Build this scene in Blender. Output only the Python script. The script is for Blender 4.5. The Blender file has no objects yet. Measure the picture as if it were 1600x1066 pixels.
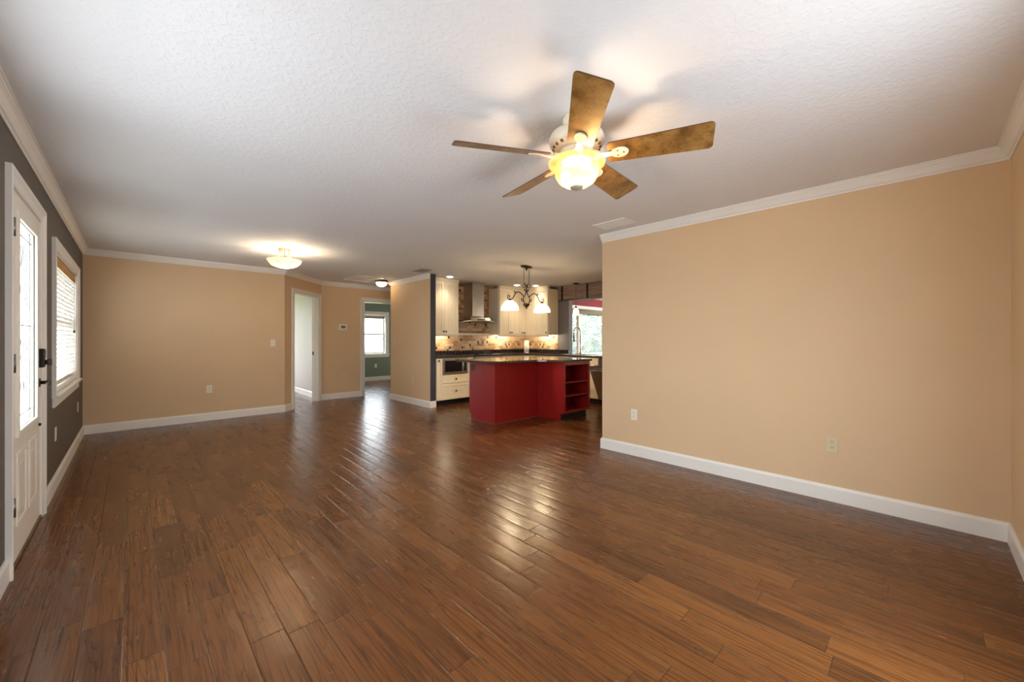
import bpy, bmesh, math, random
from mathutils import Vector, Matrix
random.seed(7)
S = bpy.context.scene
COL = S.collection
PI = math.pi
R = math.radians

# ------------------------------------------------------------------ camera
XR, YB, CH = 4.364, 7.605, 2.44          # right wall, back wall, ceiling
cam = bpy.data.cameras.new('camera')
cam.sensor_fit = 'HORIZONTAL'; cam.sensor_width = 36.0
cam.lens = 616.287 / 1600 * 36
cam.shift_y = -(530.14 - 533.0) / 1600 * -1
cam.clip_start = 0.02; cam.clip_end = 200
camo = bpy.data.objects.new('camera', cam); COL.objects.link(camo)
camo.location = (0.4733, 0.0, 1.2502)
camo.rotation_euler = (PI / 2, 0, -0.7658)
S.camera = camo

# ------------------------------------------------------------------ world, exposure
w = bpy.data.worlds.new('sky'); S.world = w; w.use_nodes = True
wn = w.node_tree; bg = wn.nodes['Background']
bg.inputs[1].default_value = 1.0
# overcast bright sky above, pale ground glow added below the horizon for bounce light
tc = wn.nodes.new('ShaderNodeTexCoord'); sx_ = wn.nodes.new('ShaderNodeSeparateXYZ'); wn.links.new(tc.outputs['Generated'], sx_.inputs[0])
mr = wn.nodes.new('ShaderNodeMapRange'); mr.inputs[1].default_value = -0.06; mr.inputs[2].default_value = 0.06; wn.links.new(sx_.outputs[2], mr.inputs[0])
mx = wn.nodes.new('ShaderNodeMix'); mx.data_type = 'RGBA'; wn.links.new(mr.outputs[0], mx.inputs[0])
mx.inputs[6].default_value = (3.0, 3.22, 3.45, 1); mx.inputs[7].default_value = (4.2, 4.65, 5.0, 1); wn.links.new(mx.outputs[2], bg.inputs[0])
w.cycles.sampling_method = 'MANUAL'; w.cycles.sample_map_resolution = 256
S.view_settings.view_transform = 'Standard'; S.view_settings.look = 'None'
S.view_settings.gamma = 1; S.view_settings.use_curve_mapping = False
S.view_settings.exposure = 1.15
S.cycles.use_guiding = True; S.cycles.guiding_training_samples = 64
S.cycles.use_denoising = True; S.cycles.denoising_prefilter = 'NONE'
S.cycles.max_bounces = 10; S.cycles.diffuse_bounces = 7; S.cycles.transparent_max_bounces = 16
S.cycles.sample_clamp_indirect = 6.0
S.cycles.caustics_reflective = False; S.cycles.caustics_refractive = False

sun = bpy.data.lights.new('sun', 'SUN'); sun.energy = 6.0; sun.angle = R(1.0); sun.color = (1.0, 0.97, 0.92)
suno = bpy.data.objects.new('sun', sun); COL.objects.link(suno); suno.rotation_euler = (0, R(42), 0); suno.location = (20, 3, 20)

def portal(name, loc, rot, sx, sy):
    l = bpy.data.lights.new(name, 'AREA'); l.shape = 'RECTANGLE'; l.size = sx; l.size_y = sy
    l.cycles.is_portal = True
    o = bpy.data.objects.new(name, l); COL.objects.link(o); o.location = loc; o.rotation_euler = rot
# area light points along its local -Z
TO_PX = (0, -PI / 2, 0); TO_PY = (PI / 2, 0, 0); TO_MY = (-PI / 2, 0, 0)
portal('daylight_portal', (-0.14, 3.77, 1.35), TO_PX, 1.3, 0.6)
portal('daylight_portal', (-0.14, 5.88, 1.41), TO_PX, 1.25, 1.9)
portal('daylight_portal', (-0.14, 1.83, 1.42), TO_PX, 1.3, 1.86)
portal('daylight_portal', (2.10, -0.52, 1.10), TO_PY, 1.2, 2.0)
portal('daylight_portal', (10.3, 6.95, 1.42), TO_MY, 2.1, 1.3)
portal('daylight_portal', (5.5, 11.66, 1.41), TO_MY, 1.4, 1.2)
portal('daylight_portal', (12.22, 3.6, 1.25), (0, PI / 2, 0), 1.9, 5.6)
portal('daylight_portal', (8.14, 10.0, 1.30), (0, PI / 2, 0), 1.8, 1.8)
portal('daylight_portal', (1.6, 11.74, 1.25), TO_MY, 2.6, 1.9)

# ------------------------------------------------------------------ material helpers
MATS = {}
class N:
    def __init__(s, name):
        s.m = bpy.data.materials.new(name); s.m.use_nodes = True; s.t = s.m.node_tree
        s.b = s.t.nodes['Principled BSDF']; s.out = s.t.nodes['Material Output']; MATS[name] = s.m
    def add(s, ty, **kw):
        n = s.t.nodes.new(ty)
        for k, v in kw.items(): setattr(n, k, v)
        return n
    def link(s, a, b): s.t.links.new(a, b)
    def put(s, sock, v):
        if isinstance(v, bpy.types.NodeSocket): s.link(v, sock)
        else: sock.default_value = v
    def math(s, op, a, b=None, c=None):
        n = s.add('ShaderNodeMath', operation=op)
        s.put(n.inputs[0], a)
        if b is not None: s.put(n.inputs[1], b)
        if c is not None: s.put(n.inputs[2], c)
        return n.outputs[0]
    def comb(s, x, y, z=0.0):
        n = s.add('ShaderNodeCombineXYZ')
        s.put(n.inputs[0], x); s.put(n.inputs[1], y); s.put(n.inputs[2], z); return n.outputs[0]
    def white(s, v, dim='2D'):
        n = s.add('ShaderNodeTexWhiteNoise', noise_dimensions=dim)
        if dim == '1D': s.put(n.inputs['W'], v)
        else: s.put(n.inputs['Vector'], v)
        return n.outputs['Value'], n.outputs['Color']
    def noise(s, vec, scale, detail=3, rough=0.5, dist=0.0):
        n = s.add('ShaderNodeTexNoise'); s.put(n.inputs['Vector'], vec)
        n.inputs['Scale'].default_value = scale; n.inputs['Detail'].default_value = detail
        n.inputs['Roughness'].default_value = rough; n.inputs['Distortion'].default_value = dist
        return n.outputs['Fac']
    def ramp(s, fac, stops):
        n = s.add('ShaderNodeValToRGB'); s.put(n.inputs[0], fac); e = n.color_ramp.elements
        while len(e) < len(stops): e.new(0.5)
        for el, (p, c) in zip(e, stops): el.position = p; el.color = (*c, 1)
        return n.outputs[0]
    def mix(s, fac, a, b, bt='MIX'):
        n = s.add('ShaderNodeMix', data_type='RGBA', blend_type=bt); s.put(n.inputs[0], fac)
        s.put(n.inputs[6], a if isinstance(a, bpy.types.NodeSocket) else (*a, 1))
        s.put(n.inputs[7], b if isinstance(b, bpy.types.NodeSocket) else (*b, 1)); return n.outputs[2]
    def maprange(s, v, a, b, c=0.0, d=1.0):
        n = s.add('ShaderNodeMapRange'); s.put(n.inputs[0], v)
        for i, k in enumerate((a, b, c, d)): n.inputs[i + 1].default_value = k
        return n.outputs[0]
    def obj(s):
        n = s.add('ShaderNodeTexCoord'); return n.outputs['Object']
    def sep(s, v):
        n = s.add('ShaderNodeSeparateXYZ'); s.put(n.inputs[0], v); return n.outputs
    def bump(s, h, strength=0.3, dist=0.01):
        n = s.add('ShaderNodeBump'); s.put(n.inputs['Height'], h)
        n.inputs['Strength'].default_value = strength; n.inputs['Distance'].default_value = dist
        s.link(n.outputs[0], s.b.inputs['Normal'])
    def base(s, c, rough=0.5, metal=0.0, spec=0.5):
        s.put(s.b.inputs['Base Color'], c if isinstance(c, bpy.types.NodeSocket) else (*c, 1))
        s.put(s.b.inputs['Roughness'], rough); s.b.inputs['Metallic'].default_value = metal
        s.b.inputs['Specular IOR Level'].default_value = spec

def srgb(r, g, b):
    f = lambda c: (c / 255 / 12.92) if c / 255 <= 0.04045 else ((c / 255 + 0.055) / 1.055) ** 2.4
    return (f(r), f(g), f(b))

def plain(name, c, rough=0.5, metal=0.0, var=0.06, scale=8, bump=0.0, bscale=80, spec=0.5):
    n = N(name); v = n.obj()
    f = n.noise(v, scale, 3)
    lo = tuple(x * (1 - var) for x in c); hi = tuple(min(1, x * (1 + var)) for x in c)
    n.base(n.ramp(f, [(0.3, lo), (0.7, hi)]), rough, metal, spec)
    if bump: n.bump(n.noise(v, bscale, 4), bump, 0.004)
    return n.m

WALL = plain('beige_paint', srgb(219, 189, 151), 0.55, var=0.015, scale=2, bump=0.10, bscale=120, spec=0.3)
DARKW = plain('dark_taupe_paint', srgb(98, 88, 78), 0.55, var=0.03, scale=2, bump=0.10, bscale=120, spec=0.3)
CHAR = plain('charcoal_paint', srgb(62, 63, 70), 0.55, var=0.03, scale=2, spec=0.3)
GREYW = plain('grey_paint', srgb(128, 122, 122), 0.6, var=0.03, scale=2, spec=0.3)
GREEN = plain('sage_green_paint', srgb(128, 140, 122), 0.6, var=0.03, scale=2, spec=0.3)
LAV = plain('pale_lavender_paint', srgb(200, 188, 184), 0.6, var=0.02, scale=2, spec=0.3)
REDW = plain('dark_red_paint', srgb(150, 52, 44), 0.6, var=0.03, scale=2, spec=0.3)
WHITE = plain('white_trim_paint', srgb(238, 234, 226), 0.35, var=0.015, scale=3)
DOORW = plain('white_door_paint', srgb(238, 230, 214), 0.4, var=0.015, scale=3)
CREAM = plain('cream_cabinet_paint', srgb(236, 222, 196), 0.38, var=0.02, scale=3)
PLATE = plain('white_plastic', srgb(236, 228, 208), 0.35, var=0.01)
ALMOND = plain('almond_plastic', srgb(216, 200, 164), 0.4, var=0.01)
DARKPL = plain('dark_slot', srgb(70, 62, 50), 0.5)
BLACKP = plain('black_plastic', (0.012, 0.012, 0.013), 0.3)
BLACKG = plain('black_glass', (0.006, 0.006, 0.007), 0.3, spec=0.3)
STEEL = plain('brushed_steel', (0.60, 0.57, 0.52), 0.28, 1.0, var=0.08, scale=20)
STEELD = plain('dark_steel', (0.25, 0.23, 0.21), 0.35, 1.0, var=0.08, scale=20)
CHROME = plain('satin_nickel', (0.66, 0.62, 0.56), 0.2, 1.0, var=0.02)
BRONZE = plain('oil_rubbed_bronze', (0.055, 0.035, 0.022), 0.38, 0.85, var=0.25, scale=30)
GOLDM = plain('antique_brass', (0.50, 0.33, 0.14), 0.35, 0.9, var=0.15, scale=30)
BLACKM = plain('black_metal', (0.015, 0.014, 0.013), 0.4, 0.6, var=0.2)
TOE = plain('black_toe_kick', (0.008, 0.008, 0.008), 0.6)
RED = plain('red_island_paint', srgb(146, 22, 18), 0.42, var=0.06, scale=5)
DARKG = plain('dark_antique_gold', srgb(128, 92, 44), 0.5)  # darker gold tone of the motor vent slots
WFAN = plain('ivory_enamel', srgb(238, 226, 200), 0.35, var=0.05, scale=12)
PAPER = plain('paper_towel', srgb(240, 236, 228), 0.9, bump=0.3, bscale=200)
GRASS = plain('lawn', srgb(150, 168, 120), 0.9, var=0.3, scale=6)
LEAF = plain('leaves', srgb(92, 118, 62), 0.8, var=0.3, scale=9)
BARK = plain('bark', srgb(110, 92, 70), 0.9, var=0.3, scale=12)
VAL = plain('tan_wood_valance', srgb(196, 152, 92), 0.45, var=0.15, scale=14)
SHADEF = plain('taupe_shade_cloth', srgb(150, 134, 106), 0.8, var=0.05, scale=30)
SLAT = plain('white_blind_slat', srgb(246, 243, 236), 0.45, var=0.01)
CAME = plain('lead_came', srgb(176, 176, 172), 0.4, 0.6, var=0.1)
THRESH = plain('brown_threshold', srgb(120, 96, 60), 0.4, 0.3, var=0.2)

def ceiling_mat():
    n = N('textured_ceiling'); v = n.obj()
    n.base(n.ramp(n.noise(v, 1.5, 2), [(0.3, srgb(230, 230, 231)), (0.7, srgb(234, 234, 235))]), 0.8, 0, 0.2)
    a = n.noise(v, 38, 4, 0.55, 0.4); k = n.maprange(a, 0.47, 0.60)
    b = n.noise(v, 130, 3)
    n.bump(n.math('ADD', k, n.math('MULTIPLY', b, 0.35)), 0.24, 0.006)
    return n.m
CEIL = ceiling_mat()

def floor_mat():
    n = N('hickory_plank_floor'); x, y, z = n.sep(n.obj())
    PW = 0.1265
    u = n.math('ADD', n.math('DIVIDE', n.math('SUBTRACT', x, 0.314), PW), 200.0)
    row = n.math('FLOOR', u); fx = n.math('FRACT', u)
    w1, _ = n.white(row, '1D'); w2, _ = n.white(n.math('ADD', row, 0.37), '1D')
    L = n.math('MULTIPLY_ADD', w2, 0.7, 0.65)
    v = n.math('ADD', n.math('DIVIDE', n.math('ADD', y, 40.0), L), n.math('MULTIPLY', w1, 9.0))
    idx = n.math('FLOOR', v); fy = n.math('FRACT', v)
    pv, pc = n.white(n.comb(row, idx), '2D')
    pv2, _ = n.white(n.comb(n.math('ADD', row, 11.3), idx), '2D')
    dx = n.math('MULTIPLY', n.math('MINIMUM', fx, n.math('SUBTRACT', 1.0, fx)), PW)
    dy = n.math('MULTIPLY', n.math('MINIMUM', fy, n.math('SUBTRACT', 1.0, fy)), L)
    d = n.math('MINIMUM', dx, dy)
    seam = n.maprange(d, 0.0003, 0.0014)            # 0 in the seam
    seamb = n.math('ADD', n.math('MULTIPLY', n.maprange(d, 0.0, 0.004), 0.5), n.math('MULTIPLY', n.math('SQRT', n.maprange(dx, 0.0, 0.03)), 0.7))
    off = n.math('MULTIPLY', pv, 37.0)
    # ring figure of the hickory, stretched along the plank
    fig = n.noise(n.comb(n.math('ADD', n.math('MULTIPLY', x, 10.0), off), n.math('MULTIPLY', y, 0.6), off), 1.0, 2, 0.5, 0.3)
    ring = n.math('PINGPONG', n.math('MULTIPLY', fig, n.math('MULTIPLY_ADD', pv2, 14.0, 8.0)), 0.5)
    ringm = n.maprange(ring, 0.0, 0.16, 1.0, 0.0)
    fine = n.noise(n.comb(n.math('ADD', n.math('MULTIPLY', x, 120.0), off), n.math('MULTIPLY', y, 2.2), off), 1.0, 4, 0.6)
    finem = n.maprange(fine, 0.48, 0.66)
    c = n.ramp(pv, [(0.0, (0.082, 0.028, 0.008)), (0.15, (0.126, 0.042, 0.010)), (0.8, (0.156, 0.053, 0.0120)), (1.0, (0.200, 0.073, 0.0170))])
    blot = n.noise(n.comb(n.math('MULTIPLY', x, 9.0), n.math('MULTIPLY', y, 2.0), off), 1.0, 3)
    c = n.mix(n.maprange(blot, 0.3, 0.7, 0.0, 0.5), c, n.mix(0.6, c, (0.23, 0.088, 0.026)))
    c = n.mix(n.math('MULTIPLY', ringm, 0.45), c, (0.030, 0.010, 0.004))
    c = n.mix(n.math('MULTIPLY', finem, 0.66), c, (0.034, 0.011, 0.0035))
    c = n.mix(n.math('SUBTRACT', 1.0, seam), c, (0.010, 0.005, 0.003))
    # worn light scuffs
    sc = n.noise(n.comb(n.math('MULTIPLY', x, 60.0), n.math('MULTIPLY', y, 9.0), 3.0), 1.0, 4, 0.6)
    zone = n.noise(n.comb(n.math('MULTIPLY', x, 2.2), n.math('MULTIPLY', y, 2.2), 9.0), 1.0, 2)
    scm = n.math('MULTIPLY', n.maprange(sc, 0.66, 0.74), n.maprange(zone, 0.56, 0.68))
    c = n.mix(n.math('MULTIPLY', scm, 0.12), c, (0.36, 0.23, 0.12))
    n.base(c, n.math('ADD', 0.16, n.math('MULTIPLY', blot, 0.20)), 0, 0.5)
    scr = n.noise(n.comb(n.math('ADD', n.math('MULTIPLY', x, 5.0), off), n.math('MULTIPLY', y, 17.0), off), 1.0, 1, 0.5)
    lowb = n.noise(n.comb(n.math('ADD', n.math('MULTIPLY', x, 22.0), off), n.math('MULTIPLY', y, 3.0), off), 1.0, 2)
    h = n.math('ADD', n.math('MULTIPLY', seamb, 0.9), n.math('ADD', n.math('MULTIPLY', scr, 0.7), n.math('MULTIPLY', lowb, 0.35)))
    n.bump(h, 0.5, 0.003)
    return n.m
FLOOR = floor_mat()

def stone_mat():
    n = N('tumbled_stone_mosaic'); x, y, z = n.sep(n.obj())
    RH = 0.055
    u = n.math('ADD', n.math('ADD', x, y), 20.0)
    q = n.math('DIVIDE', z, RH); row = n.math('FLOOR', q); fz = n.math('FRACT', q)
    w1, _ = n.white(row, '1D'); w2, _ = n.white(n.math('ADD', row, 0.5), '1D')
    L = n.math('MULTIPLY_ADD', w2, 0.06, 0.105)
    v = n.math('ADD', n.math('DIVIDE', u, L), n.math('MULTIPLY', w1, 5.0)); idx = n.math('FLOOR', v); fu = n.math('FRACT', v)
    pv, _ = n.white(n.comb(row, idx), '2D'); pv2, _ = n.white(n.comb(n.math('ADD', row, 7.7), idx), '2D')
    # some stones are cut to a half with a dark square beside it
    dark = n.math('MULTIPLY', n.math('GREATER_THAN', pv2, 0.91), n.math('LESS_THAN', fu, n.math('DIVIDE', 0.046, L)))
    du = n.math('MULTIPLY', n.math('MINIMUM', fu, n.math('SUBTRACT', 1.0, fu)), L)
    dz = n.math('MULTIPLY', n.math('MINIMUM', fz, n.math('SUBTRACT', 1.0, fz)), RH)
    seam = n.maprange(n.math('MINIMUM', du, dz), 0.0012, 0.003)
    c = n.ramp(pv, [(0.0, srgb(150, 112, 70)), (0.3, srgb(190, 150, 104)), (0.6, srgb(214, 184, 144)), (0.85, srgb(226, 202, 168)), (1.0, srgb(168, 120, 92))])
    mott = n.noise(n.obj(), 40, 4)
    c = n.mix(n.maprange(mott, 0.35, 0.7, 0.0, 0.35), c, srgb(140, 106, 72))
    c = n.mix(dark, c, srgb(36, 22, 16))
    c = n.mix(seam, srgb(176, 156, 128), c)
    n.base(c, 0.45); n.bump(seam, 0.4, 0.004)
    return n.m
STONE = stone_mat()

def blacktile_mat():
    n = N('black_square_tile'); x, y, z = n.sep(n.obj())
    u = n.math('DIVIDE', n.math('ADD', n.math('ADD', x, y), 20.0), 0.082); fu = n.math('FRACT', u)
    d = n.math('MINIMUM', fu, n.math('SUBTRACT', 1.0, fu)); s = n.maprange(d, 0.018, 0.03)
    n.base(n.mix(s, srgb(120, 108, 100), (0.010, 0.008, 0.010)), 0.15); n.bump(s, 0.4, 0.003)
    return n.m
BTILE = blacktile_mat()

def granite_mat():
    n = N('polished_dark_granite'); v = n.obj()
    a = n.noise(v, 90, 5, 0.7); b = n.noise(v, 240, 3)
    c = n.ramp(a, [(0.35, (0.012, 0.010, 0.008)), (0.5, (0.055, 0.040, 0.026)), (0.62, (0.16, 0.12, 0.08)), (0.75, (0.03, 0.022, 0.016))])
    c = n.mix(n.maprange(b, 0.6, 0.7), c, (0.30, 0.24, 0.17))
    n.base(c, 0.06, 0, 0.6); return n.m
GRAN = granite_mat()

def beam_mat():
    n = N('weathered_beam_wood'); x, y, z = n.sep(n.obj())
    g = n.noise(n.comb(n.math('MULTIPLY', x, 12.0), n.math('MULTIPLY', y, 1.3), n.math('MULTIPLY', z, 16.0)), 1.0, 5, 0.6, 0.6)
    n.base(n.ramp(g, [(0.25, srgb(88, 72, 62)), (0.5, srgb(142, 118, 102)), (0.75, srgb(170, 146, 128))]), 0.75); n.bump(g, 0.5, 0.01)
    return n.m
BEAM = beam_mat()

def blade_mat():
    n = N('crackled_tan_blade'); v = n.obj()
    f = n.noise(v, 9, 4, 0.6)
    c = n.ramp(f, [(0.3, srgb(98, 62, 26)), (0.5, srgb(138, 100, 48)), (0.72, srgb(164, 126, 72))])
    x, y, z = n.sep(v)
    wv = n.noise(n.comb(n.math('MULTIPLY', x, 14.0), n.math('MULTIPLY', y, 22.0), 0.0), 1.0, 4, 0.6, 1.4)
    ln = n.maprange(n.math('ABSOLUTE', n.math('SUBTRACT', wv, 0.5)), 0.0, 0.034, 1.0, 0.0)
    k = n.math('MULTIPLY', ln, n.maprange(n.noise(v, 16, 3), 0.36, 0.52))
    c = n.mix(n.math('MULTIPLY', k, 0.6), c, srgb(56, 34, 14))
    n.base(c, 0.38); return n.m
BLADE = blade_mat()
BLEDGE = plain('brown_blade_edge', srgb(92, 54, 26), 0.45)

def bead_mat(name, c, axis_pitch=0.04):
    return plain(name, c, 0.4, var=0.02)

def glass_mat(name, tint=(1, 1, 1), gl=0.06):
    n = N(name); n.t.nodes.remove(n.b)
    tr = n.add('ShaderNodeBsdfTransparent'); tr.inputs[0].default_value = (*tint, 1)
    g = n.add('ShaderNodeBsdfGlossy'); g.inputs['Roughness'].default_value = 0.02
    m = n.add('ShaderNodeMixShader'); m.inputs[0].default_value = gl
    n.link(tr.outputs[0], m.inputs[1]); n.link(g.outputs[0], m.inputs[2]); n.link(m.outputs[0], n.out.inputs[0])
    return n.m
GLASS = glass_mat('window_glass')

def frosted(name, c, transp=0.35, trans=0.75, tc=None):
    """lamp glass / textured door glass: part clear, the rest scatters light through and back"""
    n = N(name); n.t.nodes.remove(n.b)
    tl = n.add('ShaderNodeBsdfTranslucent'); tl.inputs[0].default_value = (*(tc or c), 1)
    df = n.add('ShaderNodeBsdfDiffuse'); df.inputs[0].default_value = (*c, 1)
    tr = n.add('ShaderNodeBsdfTransparent'); tr.inputs[0].default_value = (*c, 1)
    m1 = n.add('ShaderNodeMixShader'); m1.inputs[0].default_value = trans
    n.link(df.outputs[0], m1.inputs[1]); n.link(tl.outputs[0], m1.inputs[2])
    m2 = n.add('ShaderNodeMixShader'); m2.inputs[0].default_value = transp
    n.link(m1.outputs[0], m2.inputs[1]); n.link(tr.outputs[0], m2.inputs[2]); n.link(m2.outputs[0], n.out.inputs[0])
    return n.m
AMBER = frosted('amber_frosted_glass', (1.0, 0.88, 0.66), 0.70, 0.8, (1.0, 0.66, 0.28))
ALAB = frosted('alabaster_glass', (1.0, 0.92, 0.76), 0.10, 0.75, (0.16, 0.135, 0.09))
OPAL = frosted('opal_glass', (1.0, 0.96, 0.88), 0.12, 0.75, (0.16, 0.14, 0.105))
DGLASS = frosted('textured_door_glass', (0.96, 0.98, 0.97), 0.45, 0.92)
HGLASS = glass_mat('hood_canopy_glass', (0.9, 0.93, 0.92), 0.3)

def emit(name, c, s):
    n = N(name); n.t.nodes.remove(n.b); e = n.add('ShaderNodeEmission')
    e.inputs[0].default_value = (*c, 1); e.inputs[1].default_value = s; n.link(e.outputs[0], n.out.inputs[0]); return n.m
LED = emit('lit_lens', (1.0, 0.88, 0.70), 9.0)
SCREEN = plain('grey_screen', srgb(104, 106, 96), 0.25)

# ------------------------------------------------------------------ mesh helpers
class MB:
    def __init__(s): s.v = []; s.f = []; s.mi = []; s.sm = []; s.M = None
    def _v(s, p):
        if s.M is not None: p = tuple(s.M @ Vector(p))
        s.v.append(tuple(p)); return len(s.v) - 1
    def face(s, idx, mi=0, smooth=False): s.f.append(idx); s.mi.append(mi); s.sm.append(smooth)
    def box(s, x0, x1, y0, y1, z0, z1, mi=0):
        if x0 > x1: x0, x1 = x1, x0
        if y0 > y1: y0, y1 = y1, y0
        if z0 > z1: z0, z1 = z1, z0
        i = [s._v(p) for p in ((x0, y0, z0), (x1, y0, z0), (x1, y1, z0), (x0, y1, z0), (x0, y0, z1), (x1, y0, z1), (x1, y1, z1), (x0, y1, z1))]
        ms = mi if isinstance(mi, (list, tuple)) else [mi] * 6     # order: -z +z -y +x +y -x
        for k, q in enumerate(((0, 3, 2, 1), (4, 5, 6, 7), (0, 1, 5, 4), (1, 2, 6, 5), (2, 3, 7, 6), (3, 0, 4, 7))):
            s.face([i[j] for j in q], ms[k])
        return s
    def prism(s, poly, z0, z1, mi=0):
        n = len(poly); a = [s._v((x, y, z0)) for x, y in poly]; b = [s._v((x, y, z1)) for x, y in poly]
        s.face(a[::-1], mi); s.face(b, mi)
        for k in range(n): s.face([a[k], a[(k + 1) % n], b[(k + 1) % n], b[k]], mi)
        return s
    def extrude(s, poly, axis, t0, t1, mi=0):
        """poly in the two other axes (cyclic order), extruded along axis"""
        def P(u, v, t): return {'x': (t, u, v), 'y': (u, t, v), 'z': (u, v, t)}[axis]
        n = len(poly); a = [s._v(P(u, v, t0)) for u, v in poly]; b = [s._v(P(u, v, t1)) for u, v in poly]
        s.face(a[::-1], mi); s.face(b, mi)
        for k in range(n): s.face([a[k], a[(k + 1) % n], b[(k + 1) % n], b[k]], mi)
        return s
    def lathe(s, prof, c=(0, 0, 0), seg=32, mi=0, axis='z'):
        rings = []
        for r, h in prof:
            ring = []
            for k in range(seg):
                t = 2 * PI * k / seg; a, b = r * math.cos(t), r * math.sin(t)
                p = {'z': (c[0] + a, c[1] + b, c[2] + h), 'y': (c[0] + a, c[1] + h, c[2] + b), 'x': (c[0] + h, c[1] + a, c[2] + b)}[axis]
                ring.append(s._v(p))
            rings.append(ring)
        for A, B in zip(rings, rings[1:]):
            for k in range(seg): s.face([A[k], A[(k + 1) % seg], B[(k + 1) % seg], B[k]], mi, True)
        if prof[0][0] > 1e-5: s.face(rings[0][::-1], mi)
        if prof[-1][0] > 1e-5: s.face(rings[-1], mi)
        return s
    def cyl(s, c, r, h, axis='z', seg=20, mi=0): return s.lathe([(r, 0), (r, h)], c, seg, mi, axis)
    def tube(s, pts, r, seg=8, mi=0, closed=False):
        pts = [Vector(p) for p in pts]; n = len(pts); rings = []
        rs = r if isinstance(r, (list, tuple)) else [r] * n
        up = None
        for k in range(n):
            if closed: t = pts[(k + 1) % n] - pts[k - 1]
            else: t = pts[min(k + 1, n - 1)] - pts[max(k - 1, 0)]
            t.normalize()
            if up is None:
                up = Vector((0, 0, 1)) if abs(t.z) < 0.9 else Vector((1, 0, 0))
            a = t.cross(up)
            if a.length < 1e-4: a = t.cross(Vector((0, 1, 0.3)))
            a.normalize(); b = t.cross(a); b.normalize(); up = -b if b.dot(up) < 0 else b
            up = (up - t * up.dot(t)).normalized()
            b = up; a = t.cross(b).normalized()
            rings.append([s._v(pts[k] + a * rs[k] * math.cos(2 * PI * j / seg) + b * rs[k] * math.sin(2 * PI * j / seg)) for j in range(seg)])
        m = n if closed else n - 1
        for k in range(m):
            A, B = rings[k], rings[(k + 1) % n]
            for j in range(seg): s.face([A[j], A[(j + 1) % seg], B[(j + 1) % seg], B[j]], mi, True)
        if not closed: s.face(rings[0][::-1], mi); s.face(rings[-1], mi)
        return s
    def sphere(s, c, r, seg=16, sz=1.0, mi=0):
        pr = [(max(1e-6, r * math.sin(PI * k / 10)), -r * sz * math.cos(PI * k / 10)) for k in range(11)]
        return s.lathe(pr, c, seg, mi)
    def build(s, name, mats, parent=None, loc=None, bevel=0.0, rot=None):
        me = bpy.data.meshes.new(name); me.from_pydata(s.v, [], s.f)
        for m in (mats if isinstance(mats, (list, tuple)) else [mats]): me.materials.append(m)
        me.polygons.foreach_set('material_index', s.mi); me.polygons.foreach_set('use_smooth', s.sm)
        bm = bmesh.new(); bm.from_mesh(me); bmesh.ops.recalc_face_normals(bm, faces=bm.faces); bm.to_mesh(me); bm.free()
        me.update()
        o = bpy.data.objects.new(name, me); COL.objects.link(o)
        if parent is not None: o.parent = parent
        if loc is not None: o.location = loc
        if rot is not None: o.rotation_euler = rot
        if bevel:
            b = o.modifiers.new('bevel', 'BEVEL'); b.width = bevel; b.segments = 2; b.limit_method = 'ANGLE'
        return o

def tag(o, label, cat, group=None):
    o['label'] = label; o['category'] = cat
    if group: o['group'] = group
    return o
def thing(name, label, cat, loc, rotz=0.0, group=None):
    o = bpy.data.objects.new(name, None); COL.objects.link(o); o.empty_display_size = 0.1
    o.location = loc; o.rotation_euler = (0, 0, rotz); return tag(o, label, cat, group)
def struct(o): o['kind'] = 'structure'; return o
def lamp(name, parent, loc, power, color, radius):
    l = bpy.data.lights.new(name, 'POINT'); l.energy = power; l.color = color; l.shadow_soft_size = radius
    o = bpy.data.objects.new(name, l); COL.objects.link(o); o.parent = parent; o.location = loc; return o
def clone(o, label=None, loc=None, rotz=None):
    r = o.copy(); COL.objects.link(r)
    if loc is not None: r.location = loc
    if rotz is not None: r.rotation_euler = (0, 0, rotz)
    if label: r['label'] = label
    for ch in o.children:
        c = ch.copy(); COL.objects.link(c); c.parent = r
        for g in ch.children:
            d = g.copy(); COL.objects.link(d); d.parent = c
    return r

# ------------------------------------------------------------------ room shell
T = 0.12
struct(MB().box(-0.12, 12.2, -0.52, 11.72, -0.10, 0.0).build('floor', FLOOR))
struct(MB().box(-0.12, 12.2, -0.52, 11.72, CH, CH + 0.12).build('ceiling', CEIL))
DY0, DY1, DZ = 3.335, 4.300, 2.085              # front door opening
WY0, WY1, WZ0, WZ1 = 4.965, 6.81, 0.79, 2.0     # front window opening
HY0, HY1, HZ0, HZ1 = 0.90, 2.76, 0.80, 2.05     # added unseen window opening beside the camera, lets daylight in
m = MB()
m.box(-T, 0, -0.50, HY0, 0, CH); m.box(-T, 0, HY1, DY0, 0, CH)
m.box(-T, 0, HY0, HY1, 0, HZ0); m.box(-T, 0, HY0, HY1, HZ1, CH)
m.box(-T, 0, DY0, DY1, DZ, CH); m.box(-T, 0, DY1, WY0, 0, CH)
m.box(-T, 0, WY0, WY1, 0, WZ0); m.box(-T, 0, WY0, WY1, WZ1, CH); m.box(-T, 0, WY1, YB + T, 0, CH)
struct(m.build('wall_left', DARKW))
XD, XT, YT = 2.358, 3.253, 8.528
m = MB(); m.prism([(-T, YB), (XD, YB), (XD - 0.05, YB + T), (-T, YB + T)], 0, CH)
struct(m.build('wall_back', WALL))
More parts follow.
